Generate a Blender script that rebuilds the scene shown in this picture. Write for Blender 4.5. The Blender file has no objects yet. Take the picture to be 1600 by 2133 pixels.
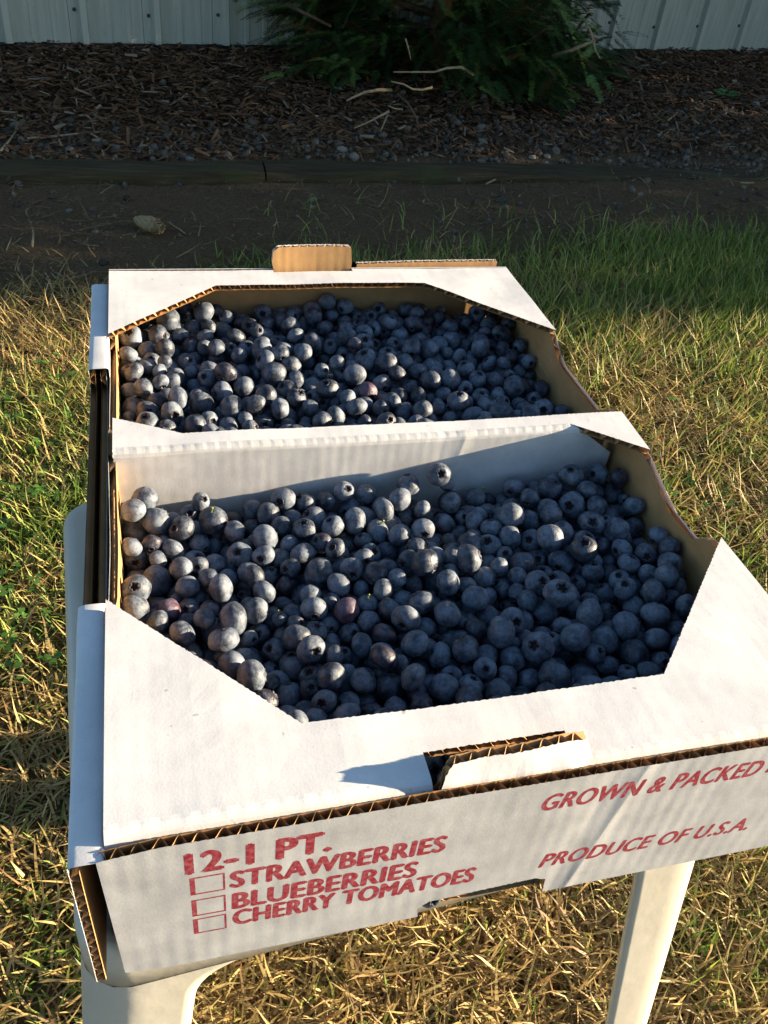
import bpy, bmesh, math, random
import numpy as np
from mathutils import Vector, Matrix, Quaternion, noise as mnoise

random.seed(7)
rng = np.random.default_rng(7)
scene = bpy.context.scene
col = scene.collection

# ------------------------------------------------------------------ camera, sky, sun, exposure
ZT = 0.505                      # height of the carton's top above the ground
CAM = Vector((0.03290, -0.18544, 0.30700 + ZT))
YAW, PITCH, ROLL, FPX = math.radians(-17.821), math.radians(38.785), math.radians(7.057), 1812.1


def cam_axes():
    f = Vector((-math.sin(YAW) * math.cos(PITCH), math.cos(YAW) * math.cos(PITCH), -math.sin(PITCH)))
    r = Vector((math.cos(YAW), math.sin(YAW), 0)); u = r.cross(f)
    c, s = math.cos(ROLL), math.sin(ROLL)
    return c * r + s * u, -s * r + c * u, f


CR, CU, CF = cam_axes()
cd = bpy.data.cameras.new('camera'); cam = bpy.data.objects.new('camera', cd); col.objects.link(cam)
cam.matrix_world = Matrix((( CR.x, CU.x, -CF.x, CAM.x), (CR.y, CU.y, -CF.y, CAM.y), (CR.z, CU.z, -CF.z, CAM.z), (0, 0, 0, 1)))
cd.sensor_fit = 'VERTICAL'; cd.sensor_height = 36; cd.lens = 36 * FPX / 2133.0
cd.clip_start = 0.01; cd.clip_end = 500
scene.camera = cam

SUN_EL, SUN_AZ = math.radians(10.5), math.radians(-7.0)   # azimuth measured from +X, towards -Y
sdir = Vector((math.cos(SUN_EL) * math.cos(SUN_AZ), math.cos(SUN_EL) * math.sin(SUN_AZ), math.sin(SUN_EL)))  # towards the sun
world = bpy.data.worlds.new('World'); scene.world = world; world.use_nodes = True
wn = world.node_tree.nodes; wl = world.node_tree.links
sky = wn.new('ShaderNodeTexSky'); sky.sky_type = 'NISHITA'; sky.sun_disc = False
sky.sun_elevation = SUN_EL; sky.sun_rotation = math.atan2(sdir.x, sdir.y)
sky.air_density = 1.0; sky.dust_density = 0.6; sky.ozone_density = 2.5
wl.new(sky.outputs[0], wn['Background'].inputs[0]); wn['Background'].inputs[1].default_value = 0.062
ld = bpy.data.lights.new('sun', 'SUN'); ld.energy = 5.0; ld.angle = math.radians(0.5); ld.color = (1.0, 0.81, 0.57)
sun = bpy.data.objects.new('sun', ld); col.objects.link(sun)
sun.rotation_euler = (-sdir).to_track_quat('-Z', 'Y').to_euler()
vs = scene.view_settings; vs.view_transform = 'Standard'; vs.look = 'None'; vs.gamma = 1; vs.use_curve_mapping = False
vs.exposure = 2.13
scene.cycles.max_bounces = 8


def ray(px, py):
    return CF + CR * ((px - 800) / FPX) - CU * ((py - 1066.5) / FPX)


def on_z(px, py, z=0.0):
    d = ray(px, py); return CAM + d * ((z - CAM.z) / d.z)


def on_y(px, py, y):
    d = ray(px, py); return CAM + d * ((y - CAM.y) / d.y)


def to_px(P):
    d = Vector(P) - CAM; z = d.dot(CF)
    return 800 + FPX * d.dot(CR) / z, 1066.5 - FPX * d.dot(CU) / z, z


# ------------------------------------------------------------------ material helpers
class NT:
    def __init__(self, name):
        self.m = bpy.data.materials.new(name); self.m.use_nodes = True
        self.t = self.m.node_tree; self.n = self.t.nodes; self.b = self.n['Principled BSDF']

    def new(self, kind, **kw):
        n = self.n.new(kind)
        for k, v in kw.items():
            if k in n.inputs: n.inputs[k].default_value = v
            else: setattr(n, k, v)
        return n

    def link(self, a, b): self.t.links.new(a, b)

    def coords(self): return self.new('ShaderNodeTexCoord').outputs['Object']

    def noise(self, scale, detail=4, rough=0.55, vec=None):
        n = self.new('ShaderNodeTexNoise'); n.inputs['Scale'].default_value = scale
        n.inputs['Detail'].default_value = detail; n.inputs['Roughness'].default_value = rough
        self.link(vec if vec is not None else self.coords(), n.inputs['Vector']); return n.outputs['Fac']

    def ramp(self, fac, stops):
        r = self.new('ShaderNodeValToRGB'); e = r.color_ramp.elements
        while len(e) < len(stops): e.new(0.5)
        for k, (p, c) in enumerate(stops):
            e[k].position = p; e[k].color = (*c, 1) if len(c) == 3 else c
        self.link(fac, r.inputs[0]); return r.outputs[0]

    def mix(self, fac, a, b, mode='MIX'):
        n = self.new('ShaderNodeMix'); n.data_type = 'RGBA'; n.blend_type = mode
        for sock, v in ((n.inputs[0], fac), (n.inputs[6], a), (n.inputs[7], b)):
            if hasattr(v, 'links'): self.link(v, sock)
            elif isinstance(v, (int, float)): sock.default_value = v
            else: sock.default_value = (*v, 1)
        return n.outputs[2]

    def math(self, op, a, b=0.0):
        n = self.new('ShaderNodeMath'); n.operation = op
        for s, v in ((n.inputs[0], a), (n.inputs[1], b)):
            if hasattr(v, 'links'): self.link(v, s)
            else: s.default_value = v
        return n.outputs[0]

    def bump(self, h, dist, strength=1.0):
        n = self.new('ShaderNodeBump'); n.inputs['Distance'].default_value = dist; n.inputs['Strength'].default_value = strength
        self.link(h, n.inputs['Height']); self.link(n.outputs[0], self.b.inputs['Normal'])

    def set(self, color=None, rough=0.6, spec=0.3):
        if color is not None:
            if hasattr(color, 'links'): self.link(color, self.b.inputs['Base Color'])
            else: self.b.inputs['Base Color'].default_value = (*color, 1)
        if hasattr(rough, 'links'): self.link(rough, self.b.inputs['Roughness'])
        else: self.b.inputs['Roughness'].default_value = rough
        self.b.inputs['Specular IOR Level'].default_value = spec
        return self.m


def liner(name, base, axis, washboard, mott=0.06, speck=0.0, crease=None):
    """paper liner of corrugated board; axis = local axis across the flutes"""
    t = NT(name); c = t.coords()
    sep = t.new('ShaderNodeSeparateXYZ'); t.link(c, sep.inputs[0])
    n1 = t.noise(55, 5, 0.6, c); n2 = t.noise(900, 2, 0.5, c)
    lo = tuple(v * (1 - mott * 1.6) for v in base); hi = tuple(min(1, v * (1 + mott)) for v in base)
    colr = t.ramp(n1, [(0.3, lo), (0.7, hi)])
    fib = t.ramp(n2, [(0.3, (0.96,) * 3), (0.6, (1.0,) * 3)])
    colr = t.mix(1.0, colr, fib, 'MULTIPLY')
    if speck:
        v = t.noise(260, 1, 0.3, c)
        colr = t.mix(t.ramp(v, [(0.76, (0, 0, 0)), (0.79, (speck,) * 3)]), colr, (0.25, 0.2, 0.15))
    ph = t.math('MULTIPLY', sep.outputs[axis], 2 * math.pi / 0.0075)
    s = t.math('SINE', ph)
    wob = t.noise(18, 3, 0.5, c)
    amp = t.ramp(t.noise(22, 2, 0.5, c), [(0.38, (0.1,) * 3), (0.62, (1.0,) * 3)])
    h = t.math('ADD', t.math('MULTIPLY', t.math('MULTIPLY', s, amp), washboard), t.math('MULTIPLY', wob, 0.45))
    h = t.math('ADD', h, t.math('MULTIPLY', n2, 0.025))
    for x0_, z0_, kx, wd, amp in (crease or []):
        dd = t.math('SUBTRACT', t.math('SUBTRACT', sep.outputs[0], x0_), t.math('MULTIPLY', t.math('SUBTRACT', sep.outputs[2], z0_), kx))
        dd = t.math('POWER', t.math('ABSOLUTE', t.math('DIVIDE', dd, wd)), 1.5)
        h = t.math('ADD', h, t.math('MULTIPLY', t.math('EXPONENT', t.math('MULTIPLY', dd, -1.0)), amp))
    t.bump(h, 0.0016, 1.0)
    return t.set(colr, 0.72, 0.2)


M = {}
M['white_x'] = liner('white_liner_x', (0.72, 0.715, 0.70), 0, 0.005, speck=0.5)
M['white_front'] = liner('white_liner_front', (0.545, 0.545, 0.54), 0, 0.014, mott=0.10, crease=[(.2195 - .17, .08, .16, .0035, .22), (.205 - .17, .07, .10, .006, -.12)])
M['white_y'] = liner('white_liner_y', (0.72, 0.715, 0.70), 1, 0.006)
M['kraft_x'] = liner('kraft_liner_x', (0.42, 0.245, 0.105), 0, 0.025, 0.1)
M['kraft_y'] = liner('kraft_liner_y', (0.42, 0.245, 0.105), 1, 0.012, 0.1)
M['flute'] = liner('flute_medium', (0.42, 0.235, 0.10), 1, 0.0, 0.15)
t = NT('red_print'); c = t.coords()
M['print'] = t.set(t.mix(t.ramp(t.noise(420, 3, 0.6, c), [(0.42, (0, 0, 0)), (0.70, (0.7,) * 3)]), (0.31, 0.022, 0.042), (0.50, 0.18, 0.19)), 0.6, 0.3)

t = NT('white_plastic'); c = t.coords()
cc = t.ramp(t.noise(9, 5, 0.6, c), [(0.35, (0.52, 0.49, 0.405)), (0.7, (0.60, 0.57, 0.48))])
scr = t.ramp(t.noise(120, 3, 0.7, c), [(0.70, (0, 0, 0)), (0.8, (0.6,) * 3)])
cc = t.mix(scr, cc, (0.45, 0.36, 0.2))
t.bump(t.noise(60, 3, 0.5, c), 0.0004)
M['plastic'] = t.set(cc, 0.38, 0.5)


def berry_mat():
    t = NT('blueberry_skin'); c = t.coords()
    att = t.new('ShaderNodeAttribute'); att.attribute_name = 'tone'
    sp = t.new('ShaderNodeSeparateColor'); t.link(att.outputs['Color'], sp.inputs[0])
    oi = t.new('ShaderNodeObjectInfo')
    off = t.new('ShaderNodeVectorMath'); off.operation = 'ADD'; t.link(c, off.inputs[0])
    cmb = t.new('ShaderNodeCombineXYZ'); t.link(t.math('MULTIPLY', oi.outputs['Random'], 7.0), cmb.inputs[0]); t.link(t.math('MULTIPLY', sp.outputs[1], 5.0), cmb.inputs[1])
    t.link(cmb.outputs[0], off.inputs[1]); v = off.outputs[0]
    n1 = t.noise(130, 4, 0.62, v); n2 = t.noise(520, 4, 0.7, v)
    k = t.math('ADD', t.math('MULTIPLY', n1, 0.78), t.math('MULTIPLY', n2, 0.22))
    sh = t.math('MULTIPLY', t.math('SUBTRACT', sp.outputs[0], 0.5), 0.30)
    k = t.math('ADD', k, sh)
    bloom = t.ramp(k, [(0.34, (0.012, 0.014, 0.020)), (0.46, (0.043, 0.053, 0.073)), (0.67, (0.160, 0.190, 0.232))])
    hue = t.mix(sp.outputs[2], bloom, (0.16, 0.045, 0.075))
    t.bump(t.math('ADD', n2, t.math('MULTIPLY', t.noise(1600, 2, 0.5, v), 0.5)), 0.0005, 0.6)
    t.b.inputs['Coat Weight'].default_value = 0.0
    rough = t.new('ShaderNodeMapRange'); t.link(k, rough.inputs[0]); rough.inputs[1].default_value = 0.35; rough.inputs[2].default_value = 0.6
    rough.inputs[3].default_value = 0.34; rough.inputs[4].default_value = 0.62
    return t.set(hue, rough.outputs[0], 0.5)


M['berry'] = berry_mat()
t = NT('berry_crown'); c = t.coords()
M['crown'] = t.set(t.ramp(t.noise(600, 3, 0.6, c), [(0.35, (0.03, 0.03, 0.04)), (0.7, (0.13, 0.135, 0.155))]), 0.75, 0.2)
t = NT('berry_pit'); M['pit'] = t.set(t.ramp(t.noise(700, 2), [(0.3, (0.012, 0.010, 0.012)), (0.8, (0.05, 0.035, 0.03))]), 0.85, 0.1)
t = NT('green_stem'); M['stem'] = t.set(t.ramp(t.noise(300, 2), [(0.3, (0.16, 0.24, 0.04)), (0.7, (0.34, 0.36, 0.09))]), 0.6)
t = NT('green_pulp'); c = t.coords()
t.bump(t.noise(500, 4, 0.6, c), 0.0006)
M['pulp'] = t.set(t.ramp(t.noise(140, 4, 0.6, c), [(0.3, (0.10, 0.33, 0.25)), (0.7, (0.20, 0.50, 0.40))]), 0.9, 0.1)


def blade_mat(name, transl=0.3, rough=0.55):
    t = NT(name); att = t.new('ShaderNodeAttribute'); att.attribute_name = 'tone'
    t.set(att.outputs['Color'], rough, 0.35)
    tr = t.new('ShaderNodeBsdfTranslucent'); t.link(att.outputs['Color'], tr.inputs[0])
    mx = t.new('ShaderNodeMixShader'); mx.inputs[0].default_value = transl
    t.link(t.b.outputs[0], mx.inputs[1]); t.link(tr.outputs[0], mx.inputs[2])
    t.link(mx.outputs[0], t.n['Material Output'].inputs[0]); return t.m


M['blade'] = blade_mat('grass_blade')
M['needle'] = blade_mat('conifer_needle', 0.2, 0.45)
M['mulch'] = blade_mat('bark_shred', 0.0, 0.9)
t = NT('stone'); c = t.coords(); att = t.new('ShaderNodeAttribute'); att.attribute_name = 'tone'
t.bump(t.noise(120, 5, 0.6, c), 0.002)
M['stone'] = t.set(t.mix(1.0, att.outputs['Color'], t.ramp(t.noise(60, 5, 0.65, c), [(0.3, (0.6,) * 3), (0.7, (1.1,) * 3)]), 'MULTIPLY'), 0.9, 0.2)
t = NT('weathered_timber'); c = t.coords()
mp = t.new('ShaderNodeMapping'); mp.inputs['Scale'].default_value = (1.5, 28, 28); t.link(c, mp.inputs[0])
g = t.noise(3, 6, 0.65, mp.outputs[0])
cc = t.ramp(g, [(0.3, (0.03, 0.022, 0.012)), (0.55, (0.07, 0.052, 0.027)), (0.75, (0.13, 0.10, 0.052))])
cc = t.mix(t.ramp(t.noise(7, 4, 0.6, c), [(0.5, (0, 0, 0)), (0.7, (0.6,) * 3)]), cc, (0.06, 0.075, 0.025))
t.bump(g, 0.006)
M['timber'] = t.set(cc, 0.85, 0.2)
t = NT('bark'); c = t.coords(); g = t.noise(45, 5, 0.65, c); t.bump(g, 0.004)
M['bark'] = t.set(t.ramp(g, [(0.3, (0.06, 0.04, 0.025)), (0.7, (0.17, 0.115, 0.075))]), 0.85, 0.2)
t = NT('dead_wood'); c = t.coords(); g = t.noise(60, 5, 0.65, c); t.bump(g, 0.002)
M['deadwood'] = t.set(t.ramp(g, [(0.3, (0.22, 0.16, 0.09)), (0.7, (0.44, 0.34, 0.20))]), 0.8, 0.2)
t = NT('cone_scale'); c = t.coords()
M['cone'] = t.set(t.ramp(t.noise(160, 4, 0.6, c), [(0.3, (0.17, 0.12, 0.06)), (0.7, (0.42, 0.31, 0.17))]), 0.85, 0.2)
t = NT('painted_steel'); c = t.coords()
mp = t.new('ShaderNodeMapping'); mp.inputs['Scale'].default_value = (9, 9, 0.9); t.link(c, mp.inputs[0])
g = t.noise(3, 6, 0.7, mp.outputs[0])
cc = t.ramp(g, [(0.32, (0.32, 0.335, 0.275)), (0.62, (0.45, 0.46, 0.385))])
cc = t.mix(t.ramp(t.noise(30, 5, 0.7, c), [(0.63, (0, 0, 0)), (0.78, (0.55,) * 3)]), cc, (0.26, 0.25, 0.2))
M['steel'] = t.set(cc, 0.42, 0.5)
t = NT('screw_head'); M['screw'] = t.set(t.ramp(t.noise(200, 2), [(0.3, (0.03, 0.025, 0.02)), (0.7, (0.09, 0.07, 0.05))]), 0.7)
t = NT('concrete_base'); g = t.noise(14, 5, 0.65); M['base'] = t.set(t.ramp(g, [(0.3, (0.035, 0.032, 0.028)), (0.7, (0.08, 0.072, 0.06))]), 0.9, 0.2)


def ground_mat():
    t = NT('soil'); c = t.coords()
    sep = t.new('ShaderNodeSeparateXYZ'); t.link(c, sep.inputs[0])
    wob = t.math('MULTIPLY', t.math('SUBTRACT', t.noise(2.2, 4, 0.6, c), 0.5), 0.9)
    # distance along y, slightly turned with the beds
    yy = t.math('ADD', t.math('SUBTRACT', sep.outputs[1], t.math('MULTIPLY', sep.outputs[0], 0.12)), wob)
    n = t.noise(38, 6, 0.7, c); n2 = t.noise(190, 5, 0.7, c)
    turf = t.ramp(n, [(0.3, (0.085, 0.062, 0.026)), (0.55, (0.20, 0.145, 0.06)), (0.75, (0.33, 0.245, 0.105))])
    dirt = t.ramp(n2, [(0.3, (0.105, 0.065, 0.034)), (0.55, (0.26, 0.172, 0.098)), (0.8, (0.39, 0.285, 0.18))])
    mulch = t.ramp(n2, [(0.3, (0.030, 0.016, 0.008)), (0.65, (0.10, 0.055, 0.026))])
    f1 = t.new('ShaderNodeMapRange'); t.link(yy, f1.inputs[0]); f1.inputs[1].default_value = 1.45; f1.inputs[2].default_value = 1.8
    f2 = t.new('ShaderNodeMapRange'); t.link(yy, f2.inputs[0]); f2.inputs[1].default_value = 2.25; f2.inputs[2].default_value = 2.65
    cc = t.mix(f2.outputs[0], t.mix(f1.outputs[0], turf, dirt), mulch)
    t.bump(t.math('ADD', n, t.math('MULTIPLY', n2, 0.7)), 0.03, 1.0)
    return t.set(cc, 0.95, 0.1)


M['soil'] = ground_mat()


# ------------------------------------------------------------------ object helpers
def tag(o, label=None, cat=None, group=None, kind=None):
    for k, v in (('label', label), ('category', cat), ('group', group), ('kind', kind)):
        if v: o[k] = v
    return o


def empty(name, loc):
    o = bpy.data.objects.new(name, None); col.objects.link(o); o.location = loc; o.empty_display_size = 0.02
    return o


def put(name, verts, faces, mats, parent=None, mi=None, smooth=False, tone=None):
    """verts in world coordinates; stored relative to the parent's location"""
    if parent is not None:
        base = Vector((0, 0, 0)); q = parent
        while q is not None: base += q.location; q = q.parent
    else: base = Vector((0, 0, 0))
    v = np.asarray(verts, dtype=float) - np.array(base)
    me = bpy.data.meshes.new(name); me.from_pydata(v.tolist(), [], faces)
    for m in (mats if isinstance(mats, (list, tuple)) else [mats]): me.materials.append(m)
    if mi is not None: me.polygons.foreach_set('material_index', np.asarray(mi, dtype=np.int32))
    if smooth: me.polygons.foreach_set('use_smooth', np.ones(len(me.polygons), dtype=bool))
    if tone is not None: set_tone(me, tone)
    me.update()
    o = bpy.data.objects.new(name, me); col.objects.link(o); o.parent = parent
    return o


def set_tone(me, tone):
    a = me.color_attributes.new('tone', 'FLOAT_COLOR', 'POINT')
    tone = np.asarray(tone, dtype=np.float32)
    if tone.ndim == 1: tone = np.tile(tone, (len(me.vertices), 1))
    if tone.shape[1] == 3: tone = np.c_[tone, np.ones(len(tone), np.float32)]
    a.data.foreach_set('color', tone.ravel())


def fast_mesh(name, V, F, mats, tone=None, smooth=False, mi=None):
    """quads or tris as one numpy array (n,k)"""
    V = np.asarray(V, np.float32); F = np.asarray(F, np.int32); k = F.shape[1]
    me = bpy.data.meshes.new(name); me.vertices.add(len(V)); me.vertices.foreach_set('co', V.ravel())
    me.loops.add(F.size); me.loops.foreach_set('vertex_index', F.ravel())
    me.polygons.add(len(F)); me.polygons.foreach_set('loop_start', np.arange(0, F.size, k, dtype=np.int32))
    for m in (mats if isinstance(mats, (list, tuple)) else [mats]): me.materials.append(m)
    if mi is not None: me.polygons.foreach_set('material_index', np.asarray(mi, np.int32))
    if smooth: me.polygons.foreach_set('use_smooth', np.ones(len(F), dtype=bool))
    me.update(calc_edges=True); me.validate()
    if tone is not None: set_tone(me, tone)
    return me


def link(name, me, parent=None, loc=(0, 0, 0)):
    o = bpy.data.objects.new(name, me); col.objects.link(o); o.parent = parent; o.location = loc; return o


def tube(path, radii, seg=7):
    """tapered tube through path points"""
    V, F = [], []
    P = [Vector(p) for p in path]
    for i, p in enumerate(P):
        d = (P[min(i + 1, len(P) - 1)] - P[max(i - 1, 0)]).normalized()
        a = d.orthogonal().normalized() if i == 0 else (a - d * a.dot(d)).normalized()
        b = d.cross(a)
        for k in range(seg):
            w = 2 * math.pi * k / seg
            V.append(p + (a * math.cos(w) + b * math.sin(w)) * radii[i])
    for i in range(len(P) - 1):
        for k in range(seg):
            F.append((i * seg + k, i * seg + (k + 1) % seg, (i + 1) * seg + (k + 1) % seg, (i + 1) * seg + k))
    F.append(tuple(range(seg))[::-1]); F.append(tuple((len(P) - 1) * seg + k for k in range(seg)))
    return V, F


# ------------------------------------------------------------------ ground
def ground_z(x, y):
    yy = y - 0.12 * x
    bed = 0.035 / (1 + math.exp(-(yy - 2.25) / 0.05)) if -50 < yy < 50 else 0
    bed += 0.05 * max(0.0, min(1.0, (yy - 2.4) / 1.2))
    return bed + 0.012 * mnoise.noise((x * 1.7, y * 1.7, 0.3)) + 0.006 * mnoise.noise((x * 6, y * 6, 1.3)) + 0.0035 * mnoise.noise((x * 17, y * 17, 2.3)) - 0.006


def axis_pts(lo, hi, step, far):
    a = list(np.arange(lo, hi + 1e-6, step)); b = []
    s, p = step * 2, hi
    while p < far: p += s; b.append(p); s *= 1.5
    c = []; s, p = step * 2, lo
    while p > -far: p -= s; c.append(p); s *= 1.5
    return c[::-1] + a + b


gx = axis_pts(-1.6, 4.6, 0.04, 150); gy = axis_pts(-1.0, 4.6, 0.04, 150)
V = [(x, y, ground_z(x, y) if -20 < x < 20 and -20 < y < 20 else 0.08 if y > 20 else 0) for y in gy for x in gx]
nx = len(gx)
F = [(j * nx + i, j * nx + i + 1, (j + 1) * nx + i + 1, (j + 1) * nx + i) for j in range(len(gy) - 1) for i in range(nx - 1)]
g = put('ground', V, F, M['soil'], smooth=True); tag(g, 'bare soil under dry lawn and mulch bed', 'ground', kind='structure')


def gz_arr(x, y):
    return np.array([ground_z(float(a), float(b)) for a, b in zip(x, y)])


# ------------------------------------------------------------------ steel-sided wall behind the bed
wl_, wr_ = on_z(0, 88, 0.085), on_z(1600, 105, 0.085)
WA = math.atan2(wr_.y - wl_.y, wr_.x - wl_.x)
wdir = Vector((math.cos(WA), math.sin(WA), 0)); wnor = Vector((math.sin(WA), -math.cos(WA), 0))
w0 = Vector((wl_.x - .017, wl_.y, 0.085))
wall = empty('steel_wall', w0); wall.rotation_euler.z = 0
tag(wall, 'pale painted ribbed steel wall behind the mulch bed', 'wall')
PIT = 0.247
prof = [(0.0, 0.0), (0.028, 0.0), (0.036, 0.020), (0.056, 0.020), (0.064, 0.0), (0.118, 0.0), (0.122, 0.003), (0.136, 0.003), (0.140, 0.0), (0.186, 0.0), (0.190, 0.003), (0.204, 0.003), (0.208, 0.0), (PIT - 0.0015, 0.0)]
zl = [0.0, 0.03, 0.4, 1.2, 2.6]
pv, pf = [], []
for z in zl:
    for s, d in prof:
        p = wdir * s + wnor * d; pv.append((p.x, p.y, z))
npf = len(prof)
for j in range(len(zl) - 1):
    for i in range(npf - 1):
        pf.append((j * npf + i, j * npf + i + 1, (j + 1) * npf + i + 1, (j + 1) * npf + i))
pme = bpy.data.meshes.new('siding_panel'); pme.from_pydata(pv, [], pf); pme.materials.append(M['steel'])
sv, sf = [], []
for k in range(8):
    a = 2 * math.pi * k / 8
    for r_, dd in ((0.0062, 0.0), (0.0062, 0.003), (0.0035, 0.006)):
        p = wdir * (0.020 + r_ * math.cos(a)) + wnor * dd; sv.append((p.x, p.y, r_ * math.sin(a)))
for k in range(8):
    b = ((k + 1) % 8) * 3; a = k * 3
    sf += [(a, b, b + 1, a + 1), (a + 1, b + 1, b + 2, a + 2)]
sf.append(tuple(k * 3 + 2 for k in range(8)))
sme = bpy.data.meshes.new('screw'); sme.from_pydata(sv, [], sf); sme.materials.append(M['screw'])
for i in range(-9, 28):
    o = link('siding_panel', pme, wall, wdir * (i * PIT))
    if -4 < i < 18:
        link('screw', sme, o, (0, 0, 0.095 + 0.008 * math.sin(i * 2.1)))
a0 = w0 + wdir * (-10 * PIT) - wnor * 0.004; a1 = w0 + wdir * (28 * PIT) - wnor * 0.004
bk = [a0, a1, a1 - wnor * 0.12, a0 - wnor * 0.12]
bv = [(p.x, p.y, z) for z in (-0.06, 0.084) for p in bk]
bv = [Vector(q) + wnor * 0.0 for q in bv]
put('concrete_base', bv, [(0, 1, 5, 4), (1, 2, 6, 5), (2, 3, 7, 6), (3, 0, 4, 7), (4, 5, 6, 7)], M['base'], wall)
put('stud_frame', [(p.x, p.y, z) for z in (0.086, 2.70) for p in bk], [(0, 1, 5, 4), (1, 2, 6, 5), (2, 3, 7, 6), (3, 0, 4, 7), (4, 5, 6, 7)], M['base'], wall)

# ------------------------------------------------------------------ timber edging
tb = empty('timber_edging', (0.6, 2.235, 0))
tag(tb, 'dark weathered timber edging sunk between dirt strip and mulch bed', 'edging')


def timber(x0, x1, y0, y1, sink0, sink1, name):
    n = 40; V, F = [], []
    pr = [(-0.048, -0.09), (-0.050, 0.040), (-0.044, 0.048), (0.0, 0.051), (0.042, 0.048), (0.050, 0.040), (0.048, -0.09)]
    for i in range(n + 1):
        f = i / n; x = x0 + (x1 - x0) * f; y = y0 + (y1 - y0) * f; z = -(sink0 + (sink1 - sink0) * f)
        for k, (a, b) in enumerate(pr):
            q = mnoise.noise((x * 5, k * 3.1, 2.0)) * 0.009
            V.append((x, y + a + q, z + b + mnoise.noise((x * 4, k * 2.3, 5.0)) * 0.009))
    m = len(pr)
    for i in range(n):
        for k in range(m - 1): F.append((i * m + k, i * m + k + 1, (i + 1) * m + k + 1, (i + 1) * m + k)[::-1])
    F.append(tuple(range(m))); F.append(tuple(n * m + k for k in range(m))[::-1])
    return put(name, V, F, M['timber'], tb)


timber(-1.6, 0.345, 2.115, 2.225, 0.010, 0.016, 'beam')
timber(0.350, 2.6, 2.228, 2.40, 0.014, 0.060, 'beam')

# ------------------------------------------------------------------ white plastic table
TROT = math.radians(3.3); TH = 0.4040
TX0, TY0 = -0.023, 0.0050          # front left corner
TW, TD, TR = 0.351, 0.335, 0.024
tx = Vector((math.cos(TROT), math.sin(TROT), 0)); ty = Vector((-math.sin(TROT), math.cos(TROT), 0))
torg = Vector((TX0, TY0, 0))
table = empty('plastic_table', torg + tx * TW / 2 + ty * TD / 2)
tag(table, 'small white plastic table under the blueberry carton', 'table')


def ring(inset=0.0, r=TR, seg=10):
    """perimeter points (a,b), outward normals and arc length around the rounded rectangle"""
    pts = []
    w, d = TW - 2 * inset, TD - 2 * inset; r = max(0.004, r - inset)
    cs = [((w - r), r, -90), ((w - r), (d - r), 0), (r, (d - r), 90), (r, r, 180)]
    for ci, (cx, cy, a0_) in enumerate(cs):
        for k in range(seg + 1):
            a = math.radians(a0_ + 90 * k / seg)
            pts.append((inset + cx + r * math.cos(a), inset + cy + r * math.sin(a)))
        # straight run to the next corner
        nx_, ny_, na = cs[(ci + 1) % 4]
        e = (inset + nx_ + r * math.cos(math.radians(na)), inset + ny_ + r * math.sin(math.radians(na)))
        s = pts[-1]
        for k in range(1, 14): pts.append((s[0] + (e[0] - s[0]) * k / 14, s[1] + (e[1] - s[1]) * k / 14))
    return pts


def tw(a, b, z): p = torg + tx * a + ty * b; return (p.x, p.y, z + 0.0215 * p.x * z / TH)   # the lawn is a little higher at the right


# top: rolled edge
V, F = [], []; prof_t = [(0.016, -0.004), (0.010, -0.0005), (0.005, -0.0002), (0.0015, -0.003), (0.0, -0.008), (0.0, -0.018), (0.0, -0.0365), (0.003, -0.037)]
rings = [ring(i) for i, _ in prof_t]; n = len(rings[0])
rings = [ring(0.03)] + rings; zs_ = [TH - 0.0042] + [TH + z for _, z in prof_t]
for rr, z in zip(rings, zs_): V += [tw(a, b, z) for a, b in rr]
for j in range(len(rings) - 1):
    for i in range(n): F.append((j * n + i, j * n + (i + 1) % n, (j + 1) * n + (i + 1) % n, (j + 1) * n + i)[::-1])
F.append(tuple(range(n)))
V += [tw(a, b, TH - 0.008) for a, b in ring(0.004)]; k0 = len(rings) * n
F.append(tuple(k0 + i for i in range(n))[::-1])
put('table_top', V, F, M['plastic'], table, smooth=False)
tt = bpy.data.objects['table_top'].data
for p in tt.polygons: p.use_smooth = len(p.vertices) == 4


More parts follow.
